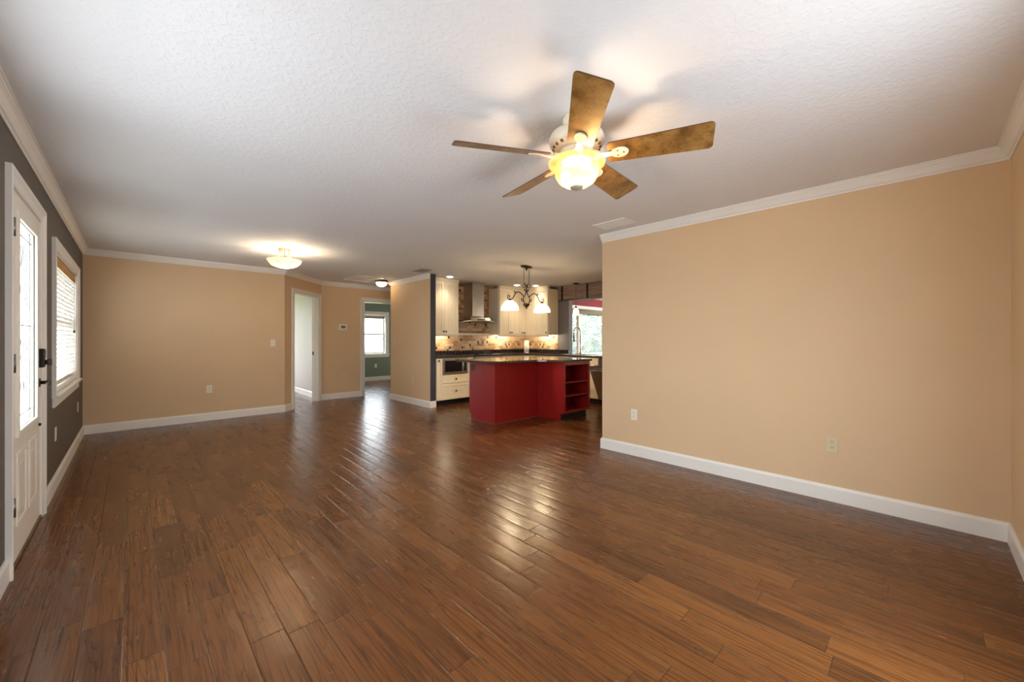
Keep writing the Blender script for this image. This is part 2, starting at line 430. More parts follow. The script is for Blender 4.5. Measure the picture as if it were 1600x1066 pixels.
# diagonal wall with the bedroom doorway
dv = Vector((XT - XD, YT - YB, 0)); DL = dv.length; dv.normalize(); dn = Vector((dv.y, -dv.x, 0))   # dn points into the room
MD = Matrix(((dv.x, -dn.x, 0, XD), (dv.y, -dn.y, 0, YB), (0, 0, 1, 0), (0, 0, 0, 1)))   # local x along wall, local y behind it
OA, OB, OZ = 0.290, 1.172, 2.105
m = MB(); m.M = MD
m.box(0, OA, 0, T, 0, CH); m.box(OA, OB, 0, T, OZ, CH); m.box(OB, DL, 0, T, 0, CH)
struct(m.build('wall_diagonal', WALL))
GA, GB, GZ = 4.151, 4.97, 2.085
m = MB(); m.box(XT, GA, YT, YT + T, 0, CH); m.box(GA, GB, YT, YT + T, GZ, CH); m.box(GB, 7.0, YT, YT + T, 0, CH)
struct(m.build('wall_hall', WALL))
SY0, SY1 = 6.185, 7.712
m = MB(); m.box(XR, 4.480, SY0, SY1, 0, CH, [0, 0, 1, 1, 0, 0]); struct(m.build('wall_divider', [WALL, CHAR]))
m = MB(); m.box(4.480, 7.0, 7.59, 7.71, 0, CH); struct(m.build('wall_hall_front', WALL))
m = MB(); m.box(6.9, 7.0, 7.71, YT, 0, CH); struct(m.build('wall_hall_end', WALL))
RY = 2.549
m = MB(); m.box(XR, 4.480, -0.50, RY, 0, CH); struct(m.build('wall_right', WALL))
# rear wall, behind the camera
BX0, BX1, BZ1 = 1.5, 2.7, 2.10  # opening for the added glass door
m = MB(); m.box(-T, BX0, -0.50, -0.379, 0, CH); m.box(BX0, BX1, -0.50, -0.379, BZ1, CH); m.box(BX0, BX1, -0.50, -0.379, 0, 0.08); m.box(BX1, XR, -0.50, -0.379, 0, CH)
struct(m.build('wall_rear', WALL))
KX, KY = 7.44, 6.80
m = MB(); m.box(4.480, KX + 0.06, KY, KY + T, 0, CH); struct(m.build('wall_kitchen', WALL))
m = MB(); m.box(KX + 0.06, 9.30, KY, KY + T, 0, CH); m.box(11.35, 12.2, KY, KY + T, 0, CH); m.box(9.30, 11.35, KY, KY + T, 0, 0.80); m.box(9.30, 11.35, KY, KY + T, 2.10, CH)
struct(m.build('wall_breakfast_back', REDW))
SE = 5.424
m = MB(); m.box(KX, KX + T, SE, KY, 0, CH); m.box(KX, KX + T, 2.6, SE, 0, 0.895); struct(m.build('wall_sink', GREYW))
m = MB(); m.box(12.08, 12.2, 0.3, 0.8, 0, CH); m.box(12.08, 12.2, 6.4, KY, 0, CH); m.box(12.08, 12.2, 0.8, 6.4, 0, 0.3); m.box(12.08, 12.2, 0.8, 6.4, 2.2, CH); struct(m.build('wall_breakfast', LAV))
m = MB(); m.box(4.480, 12.2, 0.38, 0.50, 0, CH); struct(m.build('wall_dining', WALL))
# room behind the diagonal doorway (pale) and the green room
m = MB(); m.box(3.26, 3.36, YT + T, 11.6, 0, CH, [0, 0, 0, 1, 0, 0]); struct(m.build('wall_bedroom_right', [LAV, GREEN]))
m = MB(); m.box(-T, 0.3, 11.6, 11.72, 0, CH); m.box(0.3, 2.9, 11.6, 11.72, 0, 0.3); m.box(0.3, 2.9, 11.6, 11.72, 2.2, CH); m.box(2.9, 3.3, 11.6, 11.72, 0, CH); struct(m.build('wall_bedroom_back', LAV))
m = MB(); m.box(-T, 0, YB + T, 11.6, 0, CH); struct(m.build('wall_bedroom_left', LAV))
GY = 11.474
m = MB(); m.box(3.36, 4.85, GY, GY + T, 0, CH); m.box(4.85, 6.11, GY, GY + T, 0, 0.8); m.box(4.85, 6.11, GY, GY + T, 2.0, CH); m.box(6.11, 8.0, GY, GY + T, 0, CH); struct(m.build('wall_green', GREEN))
m = MB(); m.box(8.0, 8.12, YT + T, 9.1, 0, CH); m.box(8.0, 8.12, 10.9, GY + T, 0, CH); m.box(8.0, 8.12, 9.1, 10.9, 0, 0.4); m.box(8.0, 8.12, 9.1, 10.9, 2.2, CH); struct(m.build('wall_green_right', GREEN))

# ------------------------------------------------------------------ swept trim
def sweep(path, prof, names, mat, ext=None):
    """one object per segment, mitred; room on the right hand of the path; prof = [(offset into room, z)]"""
    P = [Vector((x, y)) for x, y in path]; k = len(P)
    dirs = [(P[i + 1] - P[i]).normalized() for i in range(k - 1)]
    nor = [Vector((d.y, -d.x)) for d in dirs]
    mit = []
    for i in range(k):
        if i == 0: mit.append(nor[0])
        elif i == k - 1: mit.append(nor[-1])
        else:
            b = (nor[i - 1] + nor[i]); mit.append(b / (1 + nor[i - 1].dot(nor[i])))
    for i in range(k - 1):
        if names[i] is None: continue
        m = MB(); A = [m._v((*(P[i] + mit[i] * o), z)) for o, z in prof]; B = [m._v((*(P[i + 1] + mit[i + 1] * o), z)) for o, z in prof]
        n = len(prof)
        for j in range(n): m.face([A[j], A[(j + 1) % n], B[(j + 1) % n], B[j]])
        m.face(A[::-1]); m.face(B)
        struct(m.build(names[i], mat))
e = 0.0005
BASE = [(-e + 0.001, 0.0), (0.016, 0.0), (0.016, 0.100), (0.013, 0.108), (0.010, 0.113), (0.008, 0.119), (0.0005, 0.120)]
CROWN = [(0.0005, CH - 0.0005), (0.0005, CH - 0.083), (0.006, CH - 0.083), (0.008, CH - 0.074), (0.012, CH - 0.070), (0.018, CH - 0.066), (0.026, CH - 0.052),
         (0.036, CH - 0.034), (0.044, CH - 0.024), (0.049, CH - 0.020), (0.050, CH - 0.011), (0.058, CH - 0.009), (0.058, CH - 0.0005)]
def dpt(t): return (XD + dv.x * t, YB + dv.y * t)
sweep([(0, -0.379), (0, 3.258)], BASE, ['baseboard_left'], WHITE)
sweep([(0, 4.378), (0, YB), (XD, YB), dpt(0.207)], BASE, ['baseboard_left_far', 'baseboard_back', 'baseboard_diagonal'], WHITE)
sweep([dpt(1.255), (XT, YT), (4.066, YT)], BASE, [None, 'baseboard_hall'], WHITE)
sweep([(4.6, SY1), (XR, SY1), (XR, SY0), (4.480, SY0)], BASE, ['baseboard_hall_corner', 'baseboard_divider', 'baseboard_divider_end'], WHITE)
sweep([(4.480, RY), (XR, RY), (XR, -0.379), (BX1 + 0.1, -0.379)], BASE, ['baseboard_right_end', 'baseboard_right', 'baseboard_rear'], WHITE)
sweep([(4.0, GY), (6.8, GY)], BASE, ['baseboard_green'], WHITE)
sweep([(3.26, 11.6), (3.26, YT + T)], [(o, z) for o, z in BASE], ['baseboard_bedroom'], WHITE)
sweep([(0, -0.379), (0, YB), (XD, YB), (XT, YT), (6.9, YT)], CROWN, ['trim_1', 'trim_2', 'trim_3', 'trim_4'], WHITE)
sweep([(6.9, SY1), (XR, SY1), (XR, SY0)], CROWN, ['trim_5', 'trim_6'], WHITE)
sweep([(XR, RY), (XR, -0.379), (0, -0.379)], CROWN, ['trim_7', 'trim_8'], WHITE)

# ------------------------------------------------------------------ front door (door_1)
def casing_prof(cw):           # across the width (0 = opening edge), thickness
    return [(0, 0), (0, 0.010), (0.006, 0.014), (cw * 0.5, 0.017), (cw * 0.62, 0.021), (cw * 0.75, 0.026), (cw - 0.004, 0.027), (cw, 0.024), (cw, 0)]
def casing(name, M, a, b, ztop, cw, mat, parent=None, zbot=0.0, legs=(True, True), thick=1.0):
    """local frame: x along the wall, -y into the room, opening from a to b"""
    m = MB(); m.M = M
    pr = casing_prof(cw)
    def seg(p0, p1, d0, d1):
        A = [m._v((p0[0] + d0[0] * o, -t * thick - 0.0005, p0[1] + d0[1] * o)) for o, t in pr]
        B = [m._v((p1[0] + d1[0] * o, -t * thick - 0.0005, p1[1] + d1[1] * o)) for o, t in pr]
        n = len(pr)
        for j in range(n): m.face([A[j], A[(j + 1) % n], B[(j + 1) % n], B[j]])
        m.face(A[::-1]); m.face(B)
    if legs[0]: seg((a, zbot), (a, ztop), (-1, 0), (-1, 1))
    seg((a, ztop), (b, ztop), (-1, 1), (1, 1))
    if legs[1]: seg((b, ztop), (b, zbot), (1, 1), (1, 0))
    return struct(m.build(name, mat, parent))
# left wall frame: local x = +Y of the world, room is +X, so local -y = +X
ML = Matrix(((0, -1, 0, 0), (1, 0, 0, 0), (0, 0, 1, 0), (0, 0, 0, 1)))
d1 = bpy.data.objects.new('door_1', None); COL.objects.link(d1); struct(d1)
tag(d1, 'white front door with a leaded glass panel and a black keypad lock', 'door')
casing('casing', ML, DY0 + 0.006, DY1 - 0.006, DZ - 0.006, 0.082, WHITE, d1)
m = MB(); m.box(-T, 0.0, DY0, DY0 + 0.02, 0, DZ); m.box(-T, 0.0, DY1 - 0.02, DY1, 0, DZ); m.box(-T, 0, DY0, DY1, DZ - 0.02, DZ)
m.build('jamb', WHITE, d1)
m = MB(); m.box(-T - 0.02, 0.012, DY0, DY1, 0.0, 0.018); m.build('threshold', THRESH, d1, bevel=0.003)
SX = 0.004; S0, S1 = DY0 + 0.023, DY1 - 0.023
LY0, LY1, LZ0, LZ1 = 3.515, 4.085, 0.735, 1.935
m = MB()
m.box(SX - 0.044, SX, S0, LY0, 0.022, 2.06); m.box(SX - 0.044, SX, LY1, S1, 0.022, 2.06)
m.box(SX - 0.044, SX, LY0, LY1, 0.022, LZ0); m.box(SX - 0.044, SX, LY0, LY1, LZ1, 2.06)
slab = m.build('door_slab', DOORW, d1)
for (a, b) in ((3.50, 3.77), (3.86, 4.12)):
    m = MB()      # raised panel with its moulding
    m.box(SX, SX + 0.007, a, b, 0.20, 0.222); m.box(SX, SX + 0.007, a, b, 0.588, 0.61)
    m.box(SX, SX + 0.007, a, a + 0.022, 0.222, 0.588); m.box(SX, SX + 0.007, b - 0.022, b, 0.222, 0.588)
    m.box(SX, SX + 0.005, a + 0.05, b - 0.05, 0.272, 0.538)
    m.build('raised_panel', DOORW, slab, bevel=0.003)
m = MB(); q = 0.035
m.box(SX - 0.01, SX + 0.014, LY0 - q, LY0, LZ0 - q, LZ1 + q); m.box(SX - 0.01, SX + 0.014, LY1, LY1 + q, LZ0 - q, LZ1 + q)
m.box(SX - 0.01, SX + 0.014, LY0, LY1, LZ0 - q, LZ0); m.box(SX - 0.01, SX + 0.014, LY0, LY1, LZ1, LZ1 + q)
lite = m.build('glass_frame', DOORW, d1, bevel=0.005)
MB().box(SX - 0.026, SX - 0.020, LY0, LY1, LZ0, LZ1).build('glass_pane', DGLASS, lite)
def scroll(cx, cz, r0, turns, start, dirn, n=26):
    return [(SX - 0.017, cx + dirn * r0 * (1 - 0.75 * k / n) * math.cos(start + 2 * PI * turns * k / n), cz + r0 * (1 - 0.75 * k / n) * math.sin(start + 2 * PI * turns * k / n)) for k in range(n + 1)]
m = MB(); cyc = (LY0 + LY1) / 2
for yy in (LY0 + 0.05, LY1 - 0.05): m.tube([(SX - 0.017, yy, LZ0), (SX - 0.017, yy, LZ1)], 0.003, 6)
for zz in (LZ0 + 0.06, LZ1 - 0.06, 1.335): m.tube([(SX - 0.017, LY0, zz), (SX - 0.017, LY1, zz)], 0.004, 6)
for zc, sg in ((1.74, 1), (1.54, -1), (1.18, 1), (0.96, -1)):
    for dr in (-1, 1):
        m.tube(scroll(cyc + dr * 0.11, zc, 0.09, 1.4, PI / 2 * sg, dr), 0.0025, 6)
m.tube([(SX - 0.017, cyc + 0.035 * math.sin(t * 0.5), LZ0 + 0.1 + t * 0.037) for t in range(28)], 0.0025, 6)
m.build('leaded_scrollwork', CAME, lite)
for hz in (1.80, 1.07, 0.30):
    m = MB(); m.cyl((SX + 0.012, S0 - 0.004, hz), 0.008, 0.10); m.box(SX, SX + 0.010, S0 - 0.012, S0 + 0.006, hz, hz + 0.10)
    m.build('hinge', STEELD, d1)
m = MB(); KYc = S1 - 0.055
m.box(SX, SX + 0.030, KYc - 0.036, KYc + 0.036, 1.055, 1.185); kp = m.build('keypad_lock', BLACKM, d1, bevel=0.006)
m = MB(); m.box(SX + 0.030, SX + 0.033, KYc - 0.026, KYc + 0.026, 1.125, 1.172); m.build('keypad_face', SCREEN, kp)
m = MB(); m.cyl((SX + 0.030, KYc, 1.09), 0.016, 0.012, 'x'); m.box(SX + 0.040, SX + 0.062, KYc - 0.006, KYc + 0.006, 1.068, 1.112); m.build('thumb_turn', BLACKM, kp, bevel=0.002)
m = MB(); m.cyl((SX, KYc, 0.95), 0.030, 0.010, 'x', 24); m.cyl((SX + 0.01, KYc, 0.95), 0.012, 0.045, 'x')
m.tube([(SX + 0.052, KYc + 0.008, 0.95), (SX + 0.056, KYc - 0.03, 0.952), (SX + 0.056, KYc - 0.075, 0.945), (SX + 0.052, KYc - 0.115, 0.952)], [0.010, 0.010, 0.008, 0.007], 10)
m.build('door_lever', BRONZE, d1)
MB().cyl((SX, KYc + 0.01, 0.66), 0.010, 0.012, 'x').build('door_stop', BLACKM, d1)

# ------------------------------------------------------------------ window_1 with blind (left wall)
def sash_window(name, M, a, b, z0, z1, depth, cw, label, mat=WHITE, sill=True, meet=None):
    """local x along wall, -y into the room, +y outward"""
    r = bpy.data.objects.new(name, None); COL.objects.link(r); struct(r); tag(r, label, 'window')
    casing('casing', M, a, b, z1, cw, mat, r, zbot=z0)
    m = MB(); m.M = M
    m.box(a, a + 0.018, 0, depth, z0, z1); m.box(b - 0.018, b, 0, depth, z0, z1); m.box(a, b, 0, depth, z1 - 0.018, z1); m.box(a, b, 0, depth, z0, z0 + 0.018)
    m.build('jamb', mat, r)
    if sill:
        m = MB(); m.M = M; m.box(a - cw - 0.02, b + cw + 0.02, -0.045, 0.0, z0 - 0.022, z0); m.box(a - cw, b + cw, -0.018, -0.0005, z0 - 0.10, z0 - 0.022)
        m.build('sill', mat, r, bevel=0.004)
    mid = (z0 + z1) / 2 if meet is None else meet
    y0, y1 = depth - 0.045, depth - 0.01
    for (p, q, ya, yb) in ((z0 + 0.018, mid + 0.02, y0, y0 + 0.018), (mid - 0.02, z1 - 0.018, y0 + 0.018, y1)):
        m = MB(); m.M = M; m.box(a + 0.018, a + 0.058, ya, yb, p, q); m.box(b - 0.058, b - 0.018, ya, yb, p, q); m.box(a + 0.058, b - 0.058, ya, yb, p, p + 0.04); m.box(a + 0.058, b - 0.058, ya, yb, q - 0.04, q)
        sh = m.build('sash', mat, r, bevel=0.002)
        m = MB(); m.M = M; m.box(a + 0.05, b - 0.05, ya + 0.007, ya + 0.011, p + 0.03, q - 0.03); m.build('pane', GLASS, sh)
    return r
sash_window('window_1', ML, WY0, WY1, WZ0, WZ1, 0.115, 0.082, 'white double hung front window right of the front door, with a wooden blind')
t = thing('venetian_blind', 'white slatted blind with a tan wooden valance hanging in the front window', 'blind', (-0.035, WY0 + 0.02, 0))
bw = WY1 - WY0 - 0.04
MB().box(0.018, 0.026, 0.002, bw - 0.002, 1.895, 1.980).build('valance', VAL, t, bevel=0.003)
MB().box(-0.022, 0.016, 0.005, bw - 0.005, 1.935, 1.980).build('head_rail', SLAT, t)
m = MB(); ns = 26
for k in range(ns):
    z = 1.915 - k * (1.915 - 0.86) / (ns - 1); dz = 0.013 if k < 20 else 0.016
    i = [m._v(p) for p in ((-0.022, 0.006, z - dz), (0.020, 0.006, z + dz), (0.020, bw - 0.006, z + dz), (-0.022, bw - 0.006, z - dz),
                           (-0.022, 0.006, z - dz + 0.0025), (0.020, 0.006, z + dz + 0.0025), (0.020, bw - 0.006, z + dz + 0.0025), (-0.022, bw - 0.006, z - dz + 0.0025))]
    for q in ((0, 3, 2, 1), (4, 5, 6, 7), (0, 1, 5, 4), (1, 2, 6, 5), (2, 3, 7, 6), (3, 0, 4, 7)): m.face([i[j] for j in q])
m.build('slats', SLAT, t)
MB().box(-0.020, 0.018, 0.006, bw - 0.006, 0.835, 0.850).build('bottom_rail', SLAT, t, bevel=0.002)
for yy in (0.2, bw / 2, bw - 0.2):
    for xx in (-0.024, 0.021): MB().tube([(xx, yy, 0.85), (xx, yy, 1.94)], 0.0012, 5).build('ladder_cord', SLAT, t)
m = MB(); m.tube([(0.03, bw - 0.12, 1.93), (0.03, bw - 0.12, 1.36)], 0.0018, 5); m.lathe([(0.001, 0.0), (0.008, -0.012), (0.009, -0.035), (0.002, -0.04)], (0.03, bw - 0.12, 1.36), 10); m.build('pull_cord', BRONZE, t)

# front window added out of view to bring in daylight
sash_window('added_window_4', ML, HY0, HY1, HZ0, HZ1, 0.115, 0.082, 'unseen white front window added for daylight, left of the front door')
r = bpy.data.objects.new('added_door_4', None); COL.objects.link(r); struct(r)  # unseen glass door behind the camera, added for daylight
MB().box(BX0, BX1, -0.46, -0.42, 0.08, 0.14).box(BX0, BX1, -0.46, -0.42, 2.04, 2.10).box(BX0, BX0 + 0.06, -0.46, -0.42, 0.14, 2.04).box(BX1 - 0.06, BX1, -0.46, -0.42, 0.14, 2.04).build('door_frame', WHITE, r)
MB().box(BX0 + 0.06, BX1 - 0.06, -0.442, -0.438, 0.14, 2.04).build('pane', GLASS, r)
r = bpy.data.objects.new('added_window_5', None); COL.objects.link(r); struct(r)  # unseen side window added to brighten the green room
MB().box(8.04, 8.08, 9.1, 9.16, 0.4, 2.2).box(8.04, 8.08, 10.84, 10.9, 0.4, 2.2).box(8.04, 8.08, 9.16, 10.84, 0.4, 0.46).box(8.04, 8.08, 9.16, 10.84, 2.14, 2.2).build('window_frame', WHITE, r)
MB().box(8.058, 8.062, 9.16, 10.84, 0.46, 2.14).build('pane', GLASS, r)
r = bpy.data.objects.new('added_window_7', None); COL.objects.link(r); struct(r)  # unseen window added to light the breakfast room and kitchen
MB().box(12.10, 12.16, 0.8, 0.86, 0.3, 2.2).box(12.10, 12.16, 6.34, 6.4, 0.3, 2.2).box(12.10, 12.16, 0.86, 6.34, 0.3, 0.36).box(12.10, 12.16, 0.86, 6.34, 2.14, 2.2).build('window_frame', WHITE, r)
MB().box(12.128, 12.132, 0.86, 6.34, 0.36, 2.14).build('pane', GLASS, r)
r = bpy.data.objects.new('added_window_6', None); COL.objects.link(r); struct(r)  # unseen wide window added to brighten the pale bedroom
MB().box(0.3, 0.36, 11.64, 11.68, 0.3, 2.2).box(2.84, 2.9, 11.64, 11.68, 0.3, 2.2).box(0.36, 2.84, 11.64, 11.68, 0.3, 0.36).box(0.36, 2.84, 11.64, 11.68, 2.14, 2.2).build('window_frame', WHITE, r)
MB().box(0.36, 2.84, 11.658, 11.662, 0.36, 2.14).build('pane', GLASS, r)

# ------------------------------------------------------------------ diagonal doorway (door_2) and its open door
d2 = bpy.data.objects.new('door_2', None); COL.objects.link(d2); struct(d2)
tag(d2, 'white doorway in the angled wall with its door open into a pale room', 'door')
casing('casing', MD, OA, OB, OZ - 0.02, 0.082, WHITE, d2)
m = MB(); m.M = MD; m.box(OA, OA + 0.018, 0, T, 0, OZ); m.box(OB - 0.018, OB, 0, T, 0, OZ); m.box(OA, OB, 0, T, OZ - 0.02, OZ)
m.box(OB - 0.030, OB - 0.018, 0.04, 0.08, 0, OZ - 0.02); m.build('jamb', WHITE, d2)
m = MB(); m.M = MD; m.box(OB - 0.0195, OB - 0.0170, 0.085, 0.112, 0.93, 1.00); m.build('strike_plate', BRONZE, d2)
# open leaf, hinged at the left jamb and swung 85 degrees into the far room
ang = R(84); hx, hy = OA + 0.020, T + 0.004
MH = MD @ Matrix.Translation((hx, hy, 0)) @ Matrix.Rotation(ang, 4, 'Z')
m = MB(); m.M = MH; m.box(0.0, 0.80, -0.035, 0.0, 0.012, 2.05); leaf = m.build('door_slab', WHITE, d2, bevel=0.002)
for hz in (0.25, 1.02, 1.78): m = MB(); m.M = MH; m.cyl((-0.004, -0.038, hz), 0.007, 0.09); m.build('hinge', CHROME, d2)
m = MB(); m.M = MH
for s in (0.001, -0.036):
    pass
m.lathe([(0.028, 0.0), (0.028, -0.006), (0.010, -0.010), (0.010, -0.035), (0.026, -0.045), (0.026, -0.058), (0.012, -0.066)], (0.74, -0.035, 0.96), 18, 0, 'y'); m.build('door_knob', BRONZE, leaf)
# green room opening (no door leaf in view)
d3 = bpy.data.objects.new('door_3', None); COL.objects.link(d3); struct(d3)
tag(d3, 'white cased doorway opening into the sage green room', 'door')
MY = Matrix.Translation((0, YT, 0))
casing('casing', MY, GA, GB, GZ, 0.082, WHITE, d3)
MB().box(GA, GA + 0.016, YT, YT + T, 0, GZ).box(GB - 0.016, GB, YT, YT + T, 0, GZ).box(GA, GB, YT, YT + T, GZ - 0.016, GZ).build('jamb', WHITE, d3)
MG = Matrix.Translation((0, GY, 0))
sash_window('window_2', MG, 4.85, 6.11, 0.80, 2.0, 0.115, 0.085, 'white double hung window in the sage green room', meet=1.40)
t = thing('roller_shade', 'grey green roller shade rolled up at the green room window head', 'shade', (5.48, GY - 0.02, 1.94))
MB().cyl((-0.60, 0.045, 0.0), 0.022, 1.2, 'x').build('roller', SHADEF, t); MB().box(-0.60, 0.60, 0.066, 0.068, -0.055, 0.0).build('cloth', SHADEF, t); MB().box(-0.60, 0.60, 0.060, 0.074, -0.07, -0.055).build('hem_bar', WHITE, t)

# ------------------------------------------------------------------ outlets and switches
def plate_root(name, label, cat, loc, rotz, group=None, wdt=0.072, h=0.116, mat=PLATE):
    t = thing(name, label, cat, loc, rotz, group)
    MB().box(-wdt / 2, wdt / 2, -0.006, -0.0005, -h / 2, h / 2).build('plate', mat, t, bevel=0.002); return t
def outlet(label, loc, rotz, mat=PLATE, horiz=False, dark=DARKPL):
    t = plate_root('wall_outlet', label, 'outlet', loc, rotz, None, *((0.116, 0.072) if horiz else (0.072, 0.116)), mat=mat)
    for s in (-1, 1):
        c = (s * 0.021, 0) if horiz else (0, s * 0.021)
        o = MB().box(c[0] - 0.0165, c[0] + 0.0165, -0.0085, -0.006, c[1] - 0.014, c[1] + 0.014).build('receptacle', mat, t, bevel=0.002)
        for k in (-0.006, 0.006): MB().box(c[0] + k - 0.0015, c[0] + k + 0.0015, -0.0092, -0.0085, c[1] - 0.001, c[1] + 0.008).build('slot', dark, o)
        MB().cyl((c[0], -0.0092, c[1] - 0.007), 0.0026, 0.0007, 'y', 8).build('ground_hole', dark, o)
    return t
def switch(label, loc, rotz, mat=PLATE):
    t = plate_root('light_switch', label, 'light switch', loc, rotz, None, mat=mat)
    MB().box(-0.0165, 0.0165, -0.010, -0.006, -0.033, 0.033).build('rocker', mat, t, bevel=0.003); return t
RL = R(90)      # on the left wall: local -y -> +X
RRr = R(-90)    # on a wall facing -X: local -y -> -X
outlet('narrow white outlet low on the dark wall between front door and window', (0, 5.08, 0.448), RL)
outlet('white outlet low on the dark wall by the corner, beyond the front window', (0, 6.95, 0.446), RL)
outlet('white outlet low on the beige back wall', (1.322, YB, 0.483), 0)
switch('white light switch on the beige back wall by the angled doorway', (2.181, YB, 1.187), 0)
outlet('almond outlet low on the wall under the thermostat', (3.725, YT, 0.462), 0, ALMOND)
outlet('white outlet under the window inside the green room', (5.778, GY, 0.448), 0)
switch('pale switch on the beige divider wall near the hall corner', (XR, 7.552, 1.160), RRr, ALMOND)
outlet('almond outlet low on the beige divider wall left of the charcoal end', (XR, 6.804, 0.450), RRr, ALMOND)
outlet('white outlet on the right wall near the kitchen opening', (XR, 2.148, 0.438), RRr)
outlet('almond outlet on the right wall nearest the camera', (XR, 0.482, 0.436), RRr, ALMOND)
t = thing('thermostat', 'white thermostat with a grey screen on the beige hall wall', 'thermostat', (3.687, YT, 1.505))
MB().box(-0.085, 0.085, -0.026, -0.0005, -0.066, 0.066).build('body', PLATE, t, bevel=0.008); MB().box(-0.045, 0.045, -0.028, -0.026, -0.025, 0.032).build('screen', SCREEN, t)

# ------------------------------------------------------------------ ceiling fan
FX, FY = 2.19, 1.285
fan = thing('ceiling_fan', 'five blade ceiling fan with crackled tan blades and a lit glass bowl', 'ceiling fan', (FX, FY, CH))
MB().lathe([(0.07, 0.0), (0.075, -0.012), (0.072, -0.035), (0.055, -0.052), (0.03, -0.058)], seg=36).build('ceiling_canopy', WFAN, fan)
m = MB(); m.lathe([(0.032, -0.058), (0.045, -0.068), (0.105, -0.078), (0.138, -0.098), (0.148, -0.125), (0.142, -0.150), (0.118, -0.168), (0.09, -0.176), (0.0001, -0.176)], seg=48)
mh = m.build('motor_housing', WFAN, fan)
for k in range(20):
    a = 2 * PI * k / 20; m = MB(); m.M = Matrix.Rotation(a, 4, 'Z'); m.box(0.118, 0.130, -0.006, 0.006, -0.172, -0.160); m.build('vent_slot', DARKG, mh)
MB().lathe([(0.085, -0.176), (0.092, -0.184), (0.088, -0.205), (0.070, -0.212), (0.065, -0.222), (0.0001, -0.222)], seg=36).build('switch_housing', WFAN, fan)
MB().lathe([(0.065, -0.222), (0.095, -0.226), (0.098, -0.232), (0.06, -0.236), (0.03, -0.236), (0.0001, -0.236)], seg=36).build('light_fitter', WFAN, fan)
bowlp = [(0.152, -0.245), (0.148, -0.257), (0.132, -0.268), (0.120, -0.278), (0.117, -0.292), (0.112, -0.318), (0.095, -0.345), (0.066, -0.364), (0.034, -0.372)]
m = MB(); m.lathe(bowlp + [(0.010, -0.374), (0.010, -0.371)] + [(max(r - 0.004, 0.01), z + 0.003) for r, z in bowlp[::-1]], seg=48)
m.f = m.f[:-2]; m.mi = m.mi[:-2]; m.sm = m.sm[:-2]
m.build('glass_bowl', AMBER, fan)
m = MB(); m.lathe([(0.004, -0.236), (0.004, -0.372), (0.036, -0.373), (0.034, -0.380), (0.018, -0.388), (0.0001, -0.390)], seg=24); m.build('finial', plain('pewter_finial', srgb(176, 168, 150), 0.4, 0.3), fan)
BULB = emit('lit_bulb', (1.0, 0.80, 0.52), 8.0)
if True:
    MB().sphere((-0.052, 0.034, -0.315), 0.024, 14).build('bulb', BULB, fan)
lamp('bulb_light', fan, (0.012, 0.0, -0.325), 5.6, (1.0, 0.76, 0.52), 0.022)
# blade outline along +x, root at r = 0.20
def blade_outline():
    pts = []; r0, r1, w0, w1, c = 0.165, 0.66, 0.066, 0.081, 0.022
    pts += [(r0, -w0 + 0.01), (r0 + 0.01, -w0)]
    for k in range(7):
        t = -PI / 2 + PI / 2 * k / 6; pts.append((r1 - c + c * math.cos(t), -w1 + c + c * math.sin(t)))
    for k in range(7):
        t = PI / 2 * k / 6; pts.append((r1 - c + c * math.cos(t), w1 - c + c * math.sin(t)))
    pts += [(r0 + 0.01, w0), (r0, w0 - 0.01)]
    return pts
m = MB(); m.prism(blade_outline(), -0.003, 0.003); 
for i in range(2, len(m.mi)): m.mi[i] = 1
bl0 = m.build('blade', [BLADE, BLEDGE], fan); bl0.location = (0, 0, -0.218)
m = MB()
ov = [(0.225 + 0.045 * math.cos(2 * PI * k / 20), 0.034 * math.sin(2 * PI * k / 20)) for k in range(20)]
m.prism(ov, -0.0105, -0.0035); m.prism([(0.085, -0.020), (0.20, -0.013), (0.20, 0.013), (0.085, 0.020)], -0.012, -0.004)
m.prism([(0.09, -0.030), (0.13, -0.010), (0.13, 0.010), (0.09, 0.030)], -0.011, 0.012)
ir0 = m.build('blade_iron', WFAN, fan, bevel=0.002); ir0.location = (0, 0, -0.218)
sc0 = [MB().cyl((p[0], p[1], -0.0125), 0.004, 0.002, 'z', 10).build('screw', CHROME, ir0) for p in ((0.215, 0.016), (0.215, -0.016), (0.245, 0.0))]
TH0 = R(-65.5)
for k in range(5):
    a = TH0 + k * 2 * PI / 5; b = bl0 if k == 0 else bl0.copy(); i = ir0 if k == 0 else ir0.copy()
    if k: 
        COL.objects.link(b); COL.objects.link(i); b.parent = fan; i.parent = fan
        for q_ in sc0: s_ = q_.copy(); COL.objects.link(s_); s_.parent = i
    b.rotation_euler = (R(-19), 0, a); i.rotation_euler = (R(-19), 0, a)

# ------------------------------------------------------------------ semi flush light, hall light, recessed lights
t = thing('semi_flush_light', 'lit alabaster bowl light on a brass canopy over the far living room', 'ceiling light', (1.925, 5.865, CH))
MB().lathe([(0.075, 0), (0.078, -0.008), (0.070, -0.020), (0.030, -0.026), (0.0001, -0.028)], seg=32).build('ceiling_canopy', GOLDM, t)
MB().lathe([(0.008, -0.026), (0.008, -0.13), (0.018, -0.14), (0.0001, -0.15)], seg=14).build('stem', GOLDM, t)
for k in range(3):
    a = R(20) + k * 2 * PI / 3
    pts = [(r * math.cos(a), r * math.sin(a), z) for r, z in ((0.06, -0.018), (0.062, -0.05), (0.075, -0.085), (0.105, -0.115), (0.150, -0.130), (0.198, -0.132), (0.212, -0.128))]
    MB().tube(pts, 0.0065, 8).build('arm', GOLDM, t)
bp = [(0.200, -0.140), (0.203, -0.148), (0.190, -0.175), (0.160, -0.205), (0.110, -0.232), (0.055, -0.246), (0.010, -0.249)]
